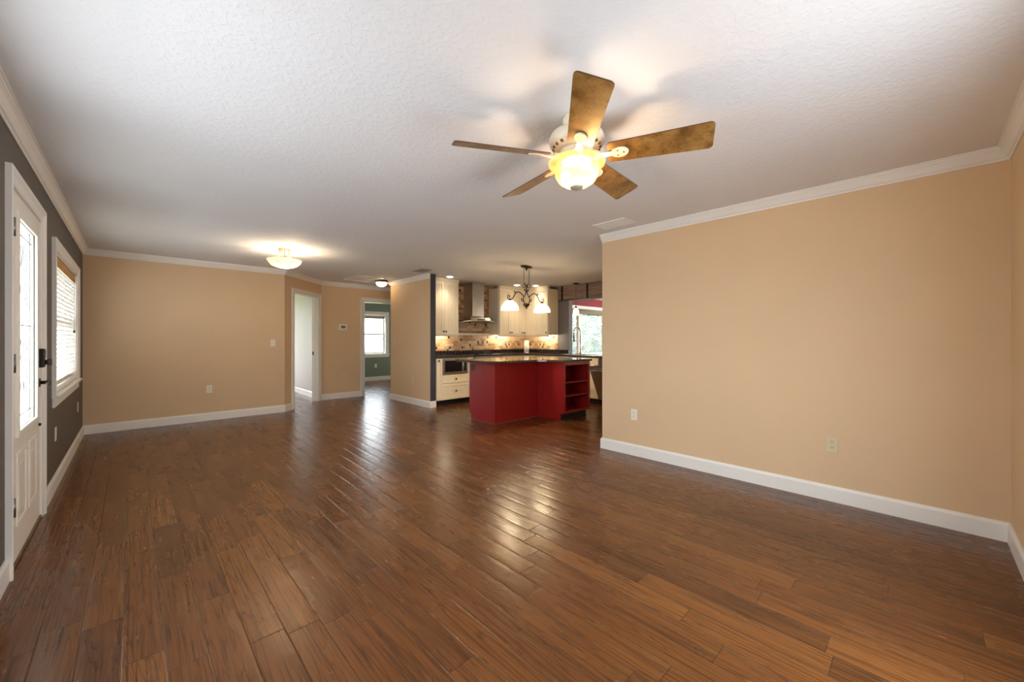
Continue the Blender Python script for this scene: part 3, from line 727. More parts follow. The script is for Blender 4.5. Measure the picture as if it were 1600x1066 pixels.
m = MB(); m.lathe(bp + [(0.0001, -0.249)], seg=44); m.f = [f for f in m.f if len(f) <= 4]; m.mi = m.mi[:len(m.f)]; m.sm = [True] * len(m.f); m.build('glass_bowl', ALAB, t)
m = MB()
for k in range(3):
    a = R(20) + k * 2 * PI / 3
    for sgn in (-1, 1):
        m.tube([((r + 0.003) * math.cos(a + sgn * 0.9 * (1 - q)), (r + 0.003) * math.sin(a + sgn * 0.9 * (1 - q)), z - 0.002) for q, (r, z) in ((0.0, bp[1]), (0.35, bp[2]), (0.65, bp[3]), (0.85, bp[4]))], 0.003, 6)
m.build('bowl_banding', GOLDM, t)
lamp('bulb_light', t, (0.03, 0, -0.165), 14.0, (1.0, 0.80, 0.55), 0.035)

t = thing('flush_light', 'small lit dome light on the hall ceiling by the divider wall', 'ceiling light', (4.11, 7.60, CH))
MB().lathe([(0.125, 0), (0.130, -0.012), (0.128, -0.034), (0.115, -0.040), (0.110, -0.030), (0.0001, -0.030)], seg=36).build('rim', BRONZE, t)
MB().lathe([(0.112, -0.036), (0.110, -0.060), (0.095, -0.092), (0.062, -0.116), (0.020, -0.126), (0.0001, -0.126)], seg=36).build('glass_dome', OPAL, t)
lamp('bulb_light', t, (0, 0, -0.075), 7.0, (1.0, 0.80, 0.55), 0.03)

for i, (x, y, lab) in enumerate(((4.826, 6.232, 'recessed light over the left wall cabinet beside the charcoal wall end'),
                      (6.554, 6.171, 'recessed light in the kitchen ceiling behind the chandelier, left of the pair'),
                      (6.929, 5.954, 'recessed light in the kitchen ceiling behind the chandelier, right of the pair'))):
    t = thing('recessed_light', lab, 'ceiling light', (x, y, CH), 0, 'recessed kitchen lights')
    MB().lathe([(0.060, -0.001), (0.085, -0.001), (0.083, -0.007), (0.060, -0.004)], seg=28).build('trim_ring', WHITE, t)
    MB().lathe([(0.060, -0.001), (0.058, -0.008), (0.040, -0.013), (0.0001, -0.015)], seg=28).build('lens', LED, t)
    l_ = lamp('bulb_light', t, (0, 0, -0.03), 1.0, (1.0, 0.84, 0.62), 0.04)
    sp_ = bpy.data.lights.new('bulb_light', 'SPOT'); sp_.energy = 12.0; sp_.color = (1.0, 0.84, 0.62); sp_.shadow_soft_size = 0.05; sp_.spot_size = R(115); sp_.spot_blend = 1.0; l_.data = sp_

# vents and attic hatch
def vent(name, label, x, y, lx, ly, rz, mat, inner, n, cat='air vent'):
    t = thing(name, label, cat, (x, y, CH), rz)
    m = MB(); b = 0.022
    m.box(-lx / 2, lx / 2, -ly / 2, -ly / 2 + b, -0.010, -0.0005); m.box(-lx / 2, lx / 2, ly / 2 - b, ly / 2, -0.010, -0.0005)
    m.box(-lx / 2, -lx / 2 + b, -ly / 2 + b, ly / 2 - b, -0.010, -0.0005); m.box(lx / 2 - b, lx / 2, -ly / 2 + b, ly / 2 - b, -0.010, -0.0005); m.build('frame', mat, t, bevel=0.001)
    MB().box(-lx / 2 + b, lx / 2 - b, -ly / 2 + b, ly / 2 - b, -0.002, -0.0005).build('backing', inner, t)
    m = MB(); w_ = (lx - 2 * b) / n
    for k in range(n):
        x0 = -lx / 2 + b + w_ * (k + 0.25)
        i = [m._v(p) for p in ((x0, -ly / 2 + b, -0.003), (x0 + 0.002, -ly / 2 + b, -0.003), (x0 + w_ * 0.5, -ly / 2 + b, -0.010), (x0 + w_ * 0.5 - 0.002, -ly / 2 + b, -0.010),
                               (x0, ly / 2 - b, -0.003), (x0 + 0.002, ly / 2 - b, -0.003), (x0 + w_ * 0.5, ly / 2 - b, -0.010), (x0 + w_ * 0.5 - 0.002, ly / 2 - b, -0.010))]
        for q in ((0, 1, 2, 3), (4, 7, 6, 5), (0, 4, 5, 1), (1, 5, 6, 2), (2, 6, 7, 3), (3, 7, 4, 0)): m.face([i[j] for j in q])
    m.build('louvers', mat, t)
    return t
vent('ceiling_register', 'white louvered ceiling register beside the right wall crown molding', 4.05, 2.20, 0.24, 0.37, 0, WHITE, DARKPL, 7)
vent('return_vent', 'grey ceiling vent above the beige divider wall', 4.075, 5.99, 0.20, 0.32, 0, plain('grey_vent_paint', srgb(150, 144, 136), 0.5), DARKPL, 7)
t = thing('attic_hatch', 'flat attic access panel framed in the hall ceiling', 'hatch', (3.74, 7.60, CH))
MB().box(-0.24, 0.24, -0.32, 0.32, -0.004, -0.0005).build('panel', CEIL, t)
MB().box(-0.26, 0.26, -0.34, -0.32, -0.010, -0.0005).box(-0.26, 0.26, 0.32, 0.34, -0.010, -0.0005).box(-0.26, -0.24, -0.32, 0.32, -0.010, -0.0005).box(0.24, 0.26, -0.32, 0.32, -0.010, -0.0005).build('frame', WHITE, t)

# ------------------------------------------------------------------ kitchen: cabinets
def knob_mb(x, z, y=-0.021): return MB().lathe([(0.006, 0.0), (0.006, -0.012), (0.016, -0.018), (0.016, -0.026), (0.006, -0.031), (0.0001, -0.031)], (x, y, z), 14, 0, 'y')
def cab_door(parent, x0, x1, z0, z1, knob=None, name='door', bead=True, fw=0.055):
    m = MB(); g = 0.002; x0 += g; x1 -= g; z0 += g; z1 -= g
    fw = min(fw, (x1 - x0) * 0.3, (z1 - z0) * 0.3)
    m.box(x0, x0 + fw, -0.021, -0.001, z0, z1); m.box(x1 - fw, x1, -0.021, -0.001, z0, z1)
    m.box(x0 + fw, x1 - fw, -0.021, -0.001, z0, z0 + fw); m.box(x0 + fw, x1 - fw, -0.021, -0.001, z1 - fw, z1)
    iw = x1 - x0 - 2 * fw
    if bead and iw > 0.05:
        n = max(2, round(iw / 0.042)); p = iw / n
        for k in range(n): m.box(x0 + fw + k * p + 0.0018, x0 + fw + (k + 1) * p - 0.0018, -0.012, -0.001, z0 + fw, z1 - fw)
        m.box(x0 + fw, x1 - fw, -0.008, -0.001, z0 + fw, z1 - fw)
    else: m.box(x0 + fw, x1 - fw, -0.012, -0.001, z0 + fw, z1 - fw)
    o = m.build(name, CREAM, parent, bevel=0.002)
    if knob: knob_mb(*knob).build('knob', BLACKM, o)
    return o
def wall_cabinet(label, loc, rotz, wdt, doors, depth=0.325, z0=1.345, z1=2.372, side=None):
    t = thing('wall_cabinet', label, 'cabinet', loc, rotz)
    MB().box(0, wdt, 0, depth, z0, z1).build('body', CREAM, t)
    for d in doors: cab_door(t, *d)
    MB().extrude([(-0.022, z0 - 0.036), (0.012, z0 - 0.036), (0.012, z0), (-0.030, z0)], 'x', 0, wdt).build('light_rail', CREAM, t, bevel=0.002)
    MB().extrude([(-0.022, z1), (0.04, z1), (0.04, z1 + 0.062), (-0.050, z1 + 0.062), (-0.046, z1 + 0.046), (-0.030, z1 + 0.018)], 'x', 0, wdt).build('crown', CREAM, t)
    if side:                          # beadboard on a side that shows: side = 'l' or 'r'
        xs = 0.0 if side == 'l' else wdt; sg = -1 if side == 'l' else 1; m = MB()
        n = 7; p = (depth - 0.07) / n
        for k in range(n): m.box(xs, xs + sg * 0.004, 0.035 + k * p + 0.002, 0.035 + (k + 1) * p - 0.002, z0 + 0.06, z1 - 0.06)
        m.box(xs, xs + sg * 0.009, 0.0, 0.035, z0, z1); m.box(xs, xs + sg * 0.009, depth - 0.035, depth, z0, z1); m.box(xs, xs + sg * 0.009, 0.035, depth - 0.035, z0, z0 + 0.06); m.box(xs, xs + sg * 0.009, 0.035, depth - 0.035, z1 - 0.06, z1)
        m.build('side_panel', CREAM, t)
    return t
UF = 6.47
wall_cabinet('cream two door wall cabinet left of the range hood', (4.485, UF, 0), 0, 0.705, [(0.02, 0.3625, 1.345, 2.372, (0.335, 1.40)), (0.3625, 0.70, 1.345, 2.372, (0.39, 1.40))], side='r')
wall_cabinet('cream three door wall cabinet between range hood and kitchen corner', (6.284, UF, 0), 0, 0.816,
             [(0.015, 0.350, 1.345, 2.372, (0.323, 1.40)), (0.350, 0.685, 1.345, 2.372, (0.377, 1.40)), (0.685, 0.81, 1.345, 2.372, (0.71, 1.40))], side='l')
wall_cabinet('cream two door wall cabinet right of the kitchen corner, beside the beam', (7.10, KY, 0), -PI / 2, KY - 5.728,
             [(0.345, 0.700, 1.345, 2.372, (0.375, 1.40)), (0.700, 1.068, 1.345, 2.372, (1.035, 1.40))], side='r')
# shelf under the hood
t = tag(MB().box(0, 1.082, 0, 0.134, 0, 0.018).box(0.0, 1.082, 0.0, 0.016, -0.028, 0).build('hood_shelf', CREAM, loc=(5.196, 6.655, 1.36), bevel=0.002), 'thin cream ledge shelf on the backsplash under the range hood', 'shelf')

# backsplash
def tiles(label, boxes, bbox, loc=(0, 0, 0)):
    t = thing('tile_backsplash', label, 'backsplash', loc)
    m = MB()
    for b in boxes: m.box(*b)
    m.build('stone_mosaic', STONE, t); MB().box(*bbox).build('black_tile_band', BTILE, t)
tiles('tan stone mosaic backsplash behind the range and hood', [(4.485, KX - 0.012, KY - 0.010, KY - 0.0005, 1.012, 1.345), (5.192, 6.282, KY - 0.010, KY - 0.0005, 1.345, CH - 0.001)], (4.485, KX - 0.012, KY - 0.012, KY - 0.0005, 0.936, 1.012))
tiles('tan stone mosaic backsplash on the wall right of the kitchen corner', [(KX - 0.010, KX - 0.0005, 5.728, KY - 0.012, 1.012, 1.345)], (KX - 0.012, KX - 0.0005, SE, KY - 0.012, 0.936, 1.012))

# base cabinets (front plane at local y = 0)
BF = 6.185
def base_unit(name, label, loc, rotz, wdt, fronts, depth=0.60, hole=None, cat='cabinet', shell=False):
    t = thing(name, label, cat, loc, rotz); zt = 0.894
    m = MB()
    if hole:
        x0, x1, z0, z1 = hole
        m.box(0, x0, 0, depth, 0.11, zt); m.box(x1, wdt, 0, depth, 0.11, zt); m.box(x0, x1, 0, depth, 0.11, z0); m.box(x0, x1, 0, depth, z1, zt); m.box(x0, x1, depth - 0.02, depth, z0, z1)
    elif shell: m.box(0, 0.018, 0, depth, 0.11, zt); m.box(wdt - 0.018, wdt, 0, depth, 0.11, zt); m.box(0.018, wdt - 0.018, 0, depth, 0.11, 0.13); m.box(0.018, wdt - 0.018, 0, 0.02, 0.13, zt); m.box(0.018, wdt - 0.018, depth - 0.01, depth, 0.13, zt)
    else: m.box(0, wdt, 0, depth, 0.11, zt)
    m.build('body', CREAM, t)
    MB().box(0.0, wdt, 0.07, depth, 0.0, 0.11).build('toe_kick', TOE, t)
    for f in fronts: cab_door(t, *f)
    return t
base_unit('base_cabinet', 'narrow cream pull out cabinet next to the charcoal wall end', (4.485, BF, 0), 0, 0.125, [(0.0, 0.125, 0.115, 0.885, (0.04, 0.85), 'door', False)])
base_unit('base_cabinet', 'cream base cabinet with two drawers below the microwave', (4.612, BF, 0), 0, 0.60,
          [(0.0, 0.60, 0.42, 0.575, (0.30, 0.497), 'drawer', False, 0.03), (0.0, 0.60, 0.115, 0.415, (0.30, 0.27), 'drawer', False, 0.05)], hole=(0.015, 0.585, 0.585, 0.884))
t = thing('microwave', 'steel framed black microwave built into the cream cabinet', 'microwave', (4.628, BF, 0.586))
MB().box(0.0, 0.566, 0.0, 0.40, 0.0, 0.296).build('body', STEELD, t)
m = MB(); m.box(0, 0.566, -0.022, 0.0, 0.0, 0.045); m.box(0, 0.566, -0.022, 0, 0.256, 0.296); m.box(0, 0.04, -0.022, 0, 0.045, 0.256); m.box(0.44, 0.468, -0.022, 0, 0.045, 0.256); m.box(0.545, 0.566, -0.022, 0, 0.045, 0.256); m.build('face_frame', STEEL, t, bevel=0.002)
MB().box(0.04, 0.44, -0.016, 0, 0.045, 0.256).build('door_glass', BLACKG, t); MB().box(0.468, 0.545, -0.018, 0, 0.045, 0.256).build('control_panel', BLACKP, t)
MB().tube([(0.452, -0.022, 0.06), (0.452, -0.045, 0.065), (0.452, -0.045, 0.236), (0.452, -0.022, 0.241)], 0.007, 8).build('handle', CHROME, t)
base_unit('base_cabinet', 'slim cream cabinet between microwave cabinet and range', (5.214, BF, 0), 0, 0.135, [(0.0, 0.135, 0.115, 0.885, (0.10, 0.85), 'door', False)])
# range
t = thing('kitchen_range', 'black and steel range standing under the hood', 'range', (5.352, BF - 0.02, 0))
MB().box(0.002, 0.756, 0.0, 0.60, 0.09, 0.905).build('body', STEELD, t)
MB().box(0.0, 0.758, -0.012, 0.61, 0.905, 0.936).build('cooktop', BLACKG, t, bevel=0.003)
for cx, cy in ((0.2, 0.16), (0.56, 0.16), (0.2, 0.42), (0.56, 0.42)):
    m = MB(); m.box(cx - 0.12, cx + 0.12, cy - 0.006, cy + 0.006, 0.946, 0.958); m.box(cx - 0.006, cx + 0.006, cy - 0.1, cy + 0.1, 0.946, 0.958); m.lathe([(0.045, 0.936), (0.045, 0.946), (0.0001, 0.948)], (cx, cy, 0), 18); m.build('burner_grate', BLACKM, t)
od = MB().box(0.01, 0.748, -0.03, 0.0, 0.24, 0.78).build('oven_door', BLACKG, t, bevel=0.004); MB().tube([(0.06, -0.03, 0.74), (0.06, -0.07, 0.74), (0.70, -0.07, 0.74), (0.70, -0.03, 0.74)], 0.011, 10).build('handle', STEEL, od)
MB().box(0.01, 0.748, -0.03, 0.0, 0.79, 0.90).build('control_panel', STEELD, t)
for k in range(5): MB().lathe([(0.022, 0), (0.020, -0.028), (0.0001, -0.03)], (0.12 + k * 0.13, -0.03, 0.845), 16, 0, 'y').build('control_knob', BLACKP, t)
MB().box(0.01, 0.748, -0.025, 0.0, 0.10, 0.235).build('drawer', STEELD, t)
base_unit('base_cabinet', 'cream three drawer base cabinet right of the range', (6.112, BF, 0), 0, 0.70,
          [(0.0, 0.60, 0.70, 0.885, (0.30, 0.79), 'drawer', False, 0.035), (0.0, 0.60, 0.41, 0.695, (0.30, 0.55), 'drawer', False), (0.0, 0.60, 0.115, 0.405, (0.30, 0.26), 'drawer', False)])
SF = 6.83
def run(y1, y0): return ((SF, y1, 0), -PI / 2, y1 - y0)
for lab, y1, y0, fr in (('cream corner base cabinet in the kitchen corner', 6.79, 5.56, [(0.62, 1.22, 0.115, 0.885, (1.17, 0.83))]),
                        ('cream double door sink cabinet left of the open dishwasher', 5.558, 4.24, [(0.0, 0.66, 0.115, 0.885, (0.61, 0.83)), (0.66, 1.315, 0.115, 0.885, (0.71, 0.83))]),
                        ('cream base cabinet at the near end of the sink counter', 3.60, 2.72, [(0.0, 0.44, 0.115, 0.885, (0.40, 0.83)), (0.44, 0.88, 0.115, 0.885, (0.48, 0.83))])):
    l, rz, wd = run(y1, y0); base_unit('base_cabinet', lab, l, rz, wd, fr, shell='sink cabinet' in lab)
# dishwasher, door ajar
t = thing('dishwasher', 'stainless dishwasher with its door ajar under the sink counter', 'dishwasher', (SF, 4.225, 0), -PI / 2)
MB().box(0.005, 0.60, 0.0, 0.02, 0.11, 0.88).box(0.005, 0.02, 0.02, 0.58, 0.11, 0.88).box(0.585, 0.60, 0.02, 0.58, 0.11, 0.88).box(0.02, 0.585, 0.56, 0.58, 0.11, 0.88).build('tub', STEELD, t)
MB().box(0.005, 0.60, 0.07, 0.58, 0.0, 0.11).build('toe_kick', TOE, t)
ar = R(27)
MT = Matrix.Translation((0, -0.002, 0.125)) @ Matrix.Rotation(ar, 4, 'X')
m = MB(); m.M = MT; m.box(0.006, 0.599, -0.030, 0.0, 0.0, 0.73); dd = m.build('door', STEEL, t, bevel=0.004)
m = MB(); m.M = MT; m.tube([(0.06, -0.03, 0.66), (0.06, -0.07, 0.66), (0.545, -0.07, 0.66), (0.545, -0.03, 0.66)], 0.010, 10); m.build('handle', STEEL, dd)
m = MB(); m.M = MT; m.box(0.0045, 0.006, -0.032, 0.002, 0.0, 0.735); m.box(0.0045, 0.6, -0.033, 0.003, 0.73, 0.738); m.build('door_edge', CHROME, dd)

# counters
def counter(label, polys, name='worktop', bev=0.004):
    t = MB()
    for p in polys: t.prism(p, 0.8955, 0.934)
    return tag(t.build(name, GRAN, bevel=bev), label, 'worktop')
counter('dark granite worktop left of the range', [[(4.482, BF - 0.03), (5.350, BF - 0.03), (5.350, KY - 0.013), (4.482, KY - 0.013)]])
counter('dark granite L worktop wrapping the kitchen corner to the sink run', [[(6.112, BF - 0.03), (SF - 0.03, BF - 0.03), (SF - 0.03, 5.30), (KX - 0.013, 5.30), (KX - 0.013, KY - 0.013), (6.112, KY - 0.013)],
        [(SF - 0.03, 4.55), (SF + 0.09, 4.55), (SF + 0.09, 5.30), (SF - 0.03, 5.30)], [(7.30, 4.55), (KX + 0.2, 4.55), (KX + 0.2, 5.30), (7.30, 5.30)], [(SF - 0.03, 2.70), (KX + 0.2, 2.70), (KX + 0.2, 4.55), (SF - 0.03, 4.55)]])
t = tag(MB().box(6.925, 6.932, 4.555, 5.295, 0.72, 0.93).box(7.288, 7.295, 4.555, 5.295, 0.72, 0.93).box(6.932, 7.288, 4.555, 4.562, 0.72, 0.93).box(6.932, 7.288, 5.288, 5.295, 0.72, 0.93).box(6.925, 7.295, 4.555, 5.295, 0.712, 0.72).build('kitchen_sink', STEEL), 'steel sink set into the granite worktop under the faucet', 'sink')
# spring faucet
t = thing('kitchen_faucet', 'tall nickel spring faucet standing behind the sink', 'faucet', (7.36, 5.06, 0.934))
MB().lathe([(0.030, 0), (0.030, 0.012), (0.018, 0.02), (0.017, 0.20), (0.014, 0.21), (0.0001, 0.21)], seg=20).build('body', CHROME, t)
arc = [(0, 0, 0.20), (0, 0, 0.46)] + [(-0.11 + 0.11 * math.cos(PI * k / 12), 0, 0.46 + 0.11 * math.sin(PI * k / 12)) for k in range(1, 13)] + [(-0.222, 0, 0.40)]
m = MB(); m.tube(arc, 0.010, 10)
hel = []
P = [Vector(p) for p in arc]; acc = [0]
for a, b in zip(P, P[1:]): acc.append(acc[-1] + (b - a).length)
nt = 340
for k in range(nt + 1):
    s = acc[-1] * k / nt; j = max(i for i in range(len(acc)) if acc[i] <= s + 1e-9); j = min(j, len(P) - 2)
    f = (s - acc[j]) / (acc[j + 1] - acc[j]); c = P[j].lerp(P[j + 1], f); tg = (P[j + 1] - P[j]).normalized(); a = Vector((0, 1, 0)); b = tg.cross(a); th = k * 2 * PI / 6.5
    hel.append(c + a * 0.0135 * math.cos(th) + b * 0.0135 * math.sin(th))
m.tube(hel, 0.0022, 5); m.build('spring_neck', CHROME, t)
MB().lathe([(0.012, 0.0), (0.016, -0.02), (0.018, -0.11), (0.022, -0.13), (0.0001, -0.131)], (-0.222, 0, 0.40), 16).build('spray_head', BRONZE, t)
MB().tube([(0, 0, 0.29), (-0.12, 0, 0.285), (-0.205, 0, 0.30)], 0.006, 8).build('holder_arm', CHROME, t)
MB().tube([(0, -0.015, 0.10), (0.0, -0.05, 0.105), (0.0, -0.085, 0.15)], [0.010, 0.008, 0.006], 8).build('lever', CHROME, t)
# paper towel
t = thing('paper_towel_holder', 'white paper towel roll standing in the kitchen worktop corner', 'paper towels', (7.185, 6.485, 0.934))
MB().lathe([(0.075, 0), (0.075, 0.010), (0.006, 0.014), (0.006, 0.30), (0.012, 0.31), (0.0001, 0.32)], seg=24).build('stand', CHROME, t)
MB().lathe([(0.020, 0.016), (0.055, 0.016), (0.055, 0.292), (0.020, 0.292)], seg=28).build('paper_roll', PAPER, t)
# under cabinet lights
for lab, x, y, rz, L in (('slim lit under cabinet strip left of the hood', 4.84, 6.64, 0, 0.45), ('slim lit under cabinet strip by the kitchen corner', 6.62, 6.64, 0, 0.45), ('slim lit under cabinet strip beside the beam end', 7.28, 6.02, PI / 2, 0.40)):
    t = thing('under_cabinet_light', lab, 'cabinet light', (x, y, 1.345), rz, 'under cabinet lights')
    MB().box(-L / 2, L / 2, -0.02, 0.02, -0.014, -0.0005).build('housing', WHITE, t); MB().box(-L / 2 + 0.01, L / 2 - 0.01, -0.015, 0.015, -0.017, -0.014).build('lens', LED, t)
    for s in (-1, 1): lamp('strip_light', t, (s * L / 3, 0, -0.035), 1.6, (1.0, 0.84, 0.60), 0.02)

# range hood
t = thing('range_hood', 'stainless chimney range hood with a curved glass canopy', 'range hood', (5.727, KY - 0.011, 0))
MB().box(-0.157, 0.157, -0.30, 0.0, 1.72, CH - 0.002).build('chimney', STEEL, t, bevel=0.003)
MB().extrude([(-0.40, 1.642), (0.0, 1.642), (0.0, 1.735), (-0.31, 1.735), (-0.37, 1.70)], 'x', -0.27, 0.27).build('hood_body', STEEL, t, bevel=0.004)
m = MB(); nx = 24; top = []; bot = []
for k in range(nx + 1):
    u = -1 + 2 * k / nx; x = u * 0.455; z = 1.640 - 0.035 * u * u; yf = -0.52 + 0.17 * u * u
    top.append((m._v((x, -0.004, z + 0.004)), m._v((x, yf, z + 0.004)))); bot.append((m._v((x, -0.004, z - 0.004)), m._v((x, yf, z - 0.004))))
for k in range(nx):
    m.face([top[k][0], top[k + 1][0], top[k + 1][1], top[k][1]], 0, True); m.face([bot[k][0], bot[k][1], bot[k + 1][1], bot[k + 1][0]], 0, True)
    m.face([top[k][1], top[k + 1][1], bot[k + 1][1], bot[k][1]]); m.face([top[k][0], bot[k][0], bot[k + 1][0], top[k + 1][0]])
m.face([top[0][0], top[0][1], bot[0][1], bot[0][0]]); m.face([top[-1][0], bot[-1][0], bot[-1][1], top[-1][1]])
m.build('glass_canopy', STEEL, t)
MB().box(-0.10, 0.10, -0.405, -0.398, 1.652, 1.675).build('control_strip', BLACKP, t)

# beam and grey post
t = thing('ceiling_beam', 'weathered wood beam with black straps over the sink counter opening', 'beam', (7.46, 4.1, 2.122))
MB().box(-0.075, 0.20, -1.50, 1.585, 0.0, 0.312).build('timber', BEAM, t, bevel=0.006)
for y in (5.575, 4.895, 3.6): MB().box(-0.080, 0.204, y - 4.1 - 0.022, y - 4.1 + 0.022, -0.005, 0.310).build('metal_strap', BLACKM, t)
MB().box(-0.082, 0.205, -1.50, 1.585, -0.012, -0.0005).build('edge_strip', TOE, t)

# pendant over the sink
t = thing('pendant_light', 'small lit glass pendant hanging in front of the beam', 'pendant light', (7.27, 5.105, CH))
MB().lathe([(0.065, 0), (0.066, -0.010), (0.050, -0.022), (0.0001, -0.026)], seg=24).build('ceiling_canopy', BRONZE, t)
MB().tube([(0, 0, -0.02), (0, 0, -0.50)], 0.004, 8).build('cord', BRONZE, t)
MB().lathe([(0.012, -0.49), (0.020, -0.505), (0.026, -0.53), (0.0001, -0.53)], seg=18).build('socket', BRONZE, t)
MB().lathe([(0.028, -0.525), (0.045, -0.545), (0.058, -0.60), (0.068, -0.655), (0.078, -0.682)], seg=28).build('glass_shade', OPAL, t)
for o in t.children:
    if o.name.startswith('glass_shade'): o.data.polygons
lamp('bulb_light', t, (0, 0, -0.60), 3.0, (1.0, 0.82, 0.58), 0.025)

# chandelier
CX, CY = 5.095, 4.465
t = thing('chandelier', 'bronze scroll chandelier with two glass shades on chains over the island', 'chandelier', (CX, CY, CH))
m = MB(); pl = [(0.125 * math.cos(2 * PI * k / 28), 0.055 * math.sin(2 * PI * k / 28)) for k in range(28)]; m.prism(pl, -0.022, -0.0005); m.prism([(x * 0.8, y * 0.8) for x, y in pl], -0.030, -0.022); m.lathe([(0.018, -0.03), (0.022, -0.045), (0.008, -0.06), (0.010, -0.075), (0.0001, -0.082)], seg=14)
m.build('ceiling_plate', BRONZE, t, bevel=0.003)
def chain(x):
    m = MB(); z = -0.030; k = 0
    while z > -0.275:
        pts = []
        for j in range(10):
            a = 2 * PI * j / 10; u, v = 0.006 * math.cos(a), 0.011 * math.sin(a)
            pts.append((x + (u if k % 2 else 0), (0 if k % 2 else u), z - 0.009 + v))
        m.tube(pts, 0.0019, 5, closed=True); z -= 0.0165; k += 1
    return m.build('chain', BRONZE, t)
chain(-0.062); chain(0.062)
m = MB()
def spiral(cx, cz, r0, r1, a0, turns, n=30):
    return [(cx + (r0 + (r1 - r0) * k / n) * math.cos(a0 + 2 * PI * turns * k / n), 0, cz + (r0 + (r1 - r0) * k / n) * math.sin(a0 + 2 * PI * turns * k / n)) for k in range(n + 1)]
for s in (-1, 1):
    # top scroll, running down into the lyre shaped centre
    sp = [(s * x, y, z) for x, y, z in spiral(0.052, -0.325, 0.045, 0.014, PI, -1.3)]
    m.tube(sp, 0.0065, 8)
    m.tube([(s * 0.007, 0, -0.325), (s * 0.004, 0, -0.365), (s * 0.0, 0, -0.395), (s * -0.012, 0, -0.43), (s * -0.040, 0, -0.48), (s * -0.075, 0, -0.52), (s * -0.070, 0, -0.57), (s * -0.040, 0, -0.62), (s * -0.012, 0, -0.66)], 0.0075, 8)
    m.tube([(s * 0.018, 0, -0.405), (s * 0.035, 0, -0.385), (s * 0.055, 0, -0.372), (s * 0.045, 0, -0.40), (s * 0.02, 0, -0.41)], 0.006, 6)
    m.tube([(s * 0.078, 0, -0.56), (s * 0.105, 0, -0.55), (s * 0.125, 0, -0.53), (s * 0.11, 0, -0.57), (s * 0.07, 0, -0.585)], 0.006, 6)
m.build('scroll_frame', BRONZE, t)
m = MB(); m.lathe([(0.006, -0.60), (0.020, -0.625), (0.060, -0.615), (0.052, -0.635), (0.028, -0.665), (0.010, -0.672), (0.018, -0.685), (0.012, -0.695), (0.0001, -0.70)], seg=20); m.build('leaf_finial', BRONZE, t)
for s in (-1, 1):
    pts = [(0.065, -0.500), (0.10, -0.470), (0.15, -0.440), (0.20, -0.435), (0.245, -0.455), (0.275, -0.495), (0.300, -0.535), (0.335, -0.558), (0.375, -0.560)]
    m = MB(); m.tube([(s * x, 0, z) for x, z in pts], 0.0080, 8)
    m.tube([(s * (0.395 + x - 0.0), 0, z) for x, y, z in spiral(0.0, -0.525, 0.038, 0.010, -PI * 0.62, 1.15)], 0.006, 8)
    m.tube([(s * 0.235, 0, -0.45), (s * 0.262, 0, -0.430), (s * 0.288, 0, -0.428), (s * 0.268, 0, -0.455), (s * 0.25, 0, -0.462)], 0.005, 6)
    m.build('arm', BRONZE, t)
    m = MB(); m.lathe([(0.010, -0.555), (0.012, -0.570), (0.040, -0.580), (0.036, -0.590), (0.0001, -0.590)], (s * 0.375, 0, 0), 20); m.build('shade_holder', BRONZE, t)
    m = MB(); m.lathe([(0.034, -0.588), (0.060, -0.598), (0.100, -0.630), (0.128, -0.672), (0.138, -0.705), (0.142, -0.735)], (s * 0.375, 0, 0), 36)
    m.f = m.f[:-2]; m.mi = m.mi[:-2]; m.sm = m.sm[:-2]; m.build('glass_shade', ALAB, t)
    lamp('bulb_light', t, (s * 0.375, 0, -0.665), 21.0, (1.0, 0.80, 0.52), 0.03)

# ------------------------------------------------------------------ kitchen island
IX0, IX1, IY0, IY1 = 4.281, 5.205, 4.324, 4.925
t = thing('island_cabinet', 'red beadboard island base on the living room side', 'kitchen island', (IX0, IY0, 0))
m = MB(); W_, D_ = IX1 - IX0 - 0.002, IY1 - IY0
m.box(0.006, W_, 0.006, D_ - 0.055, 0.0, 0.894); m.box(0.006, W_, D_ - 0.055, D_, 0.105, 0.894); m.build('body', RED, t)
m = MB(); n = 14; p = D_ / n
for k in range(n):
    zb = 0.012 if k < n - 1 else 0.105
    m.box(0.0, 0.006, k * p + 0.0012, (k + 1) * p - 0.0012, zb, 0.894)
m.build('side_panel', RED, t)
m = MB(); n = 22; p = W_ / n
for k in range(n): m.box(k * p + 0.0012, (k + 1) * p - 0.0012, 0.0, 0.006, 0.012, 0.894)
m.build('front_panel', RED, t)
MB().box(-0.008, 0.0, -0.008, D_ - 0.055, 0.0, 0.014).box(0.0, W_, -0.008, 0.0, 0.0, 0.014).build('shoe_molding', plain('worn_red_molding', srgb(140, 70, 52), 0.5), t, bevel=0.003)
o = outlet('black outlet on the red end panel of the island under the worktop', (IX0, 4.835, 0.814), RRr, BLACKP, horiz=False, dark=BLACKP)
o.scale = (1.15, 1, 0.85)
BX, BXe, BY = 5.207, 5.885, 3.80
t = thing('island_bookcase', 'red island end cabinet with open shelves facing the camera side', 'kitchen island', (BX, BY, 0))
W2, D2 = BXe - BX, IY1 - BY
m = MB()
m.box(0.0, 0.03, 0.06, D2, 0.0, 0.894); m.box(0.0, 0.03, 0.0, 0.06, 0.105, 0.894)          # left side with toe notch
m.box(W2 - 0.03, W2, 0.0, D2, 0.105, 0.894); m.box(0.03, W2 - 0.03, 0.34, D2, 0.105, 0.894)
m.box(0.03, W2 - 0.03, 0.0, 0.34, 0.105, 0.135); m.box(0.03, W2 - 0.03, 0.0, 0.34, 0.855, 0.894); m.build('body', RED, t, bevel=0.002)
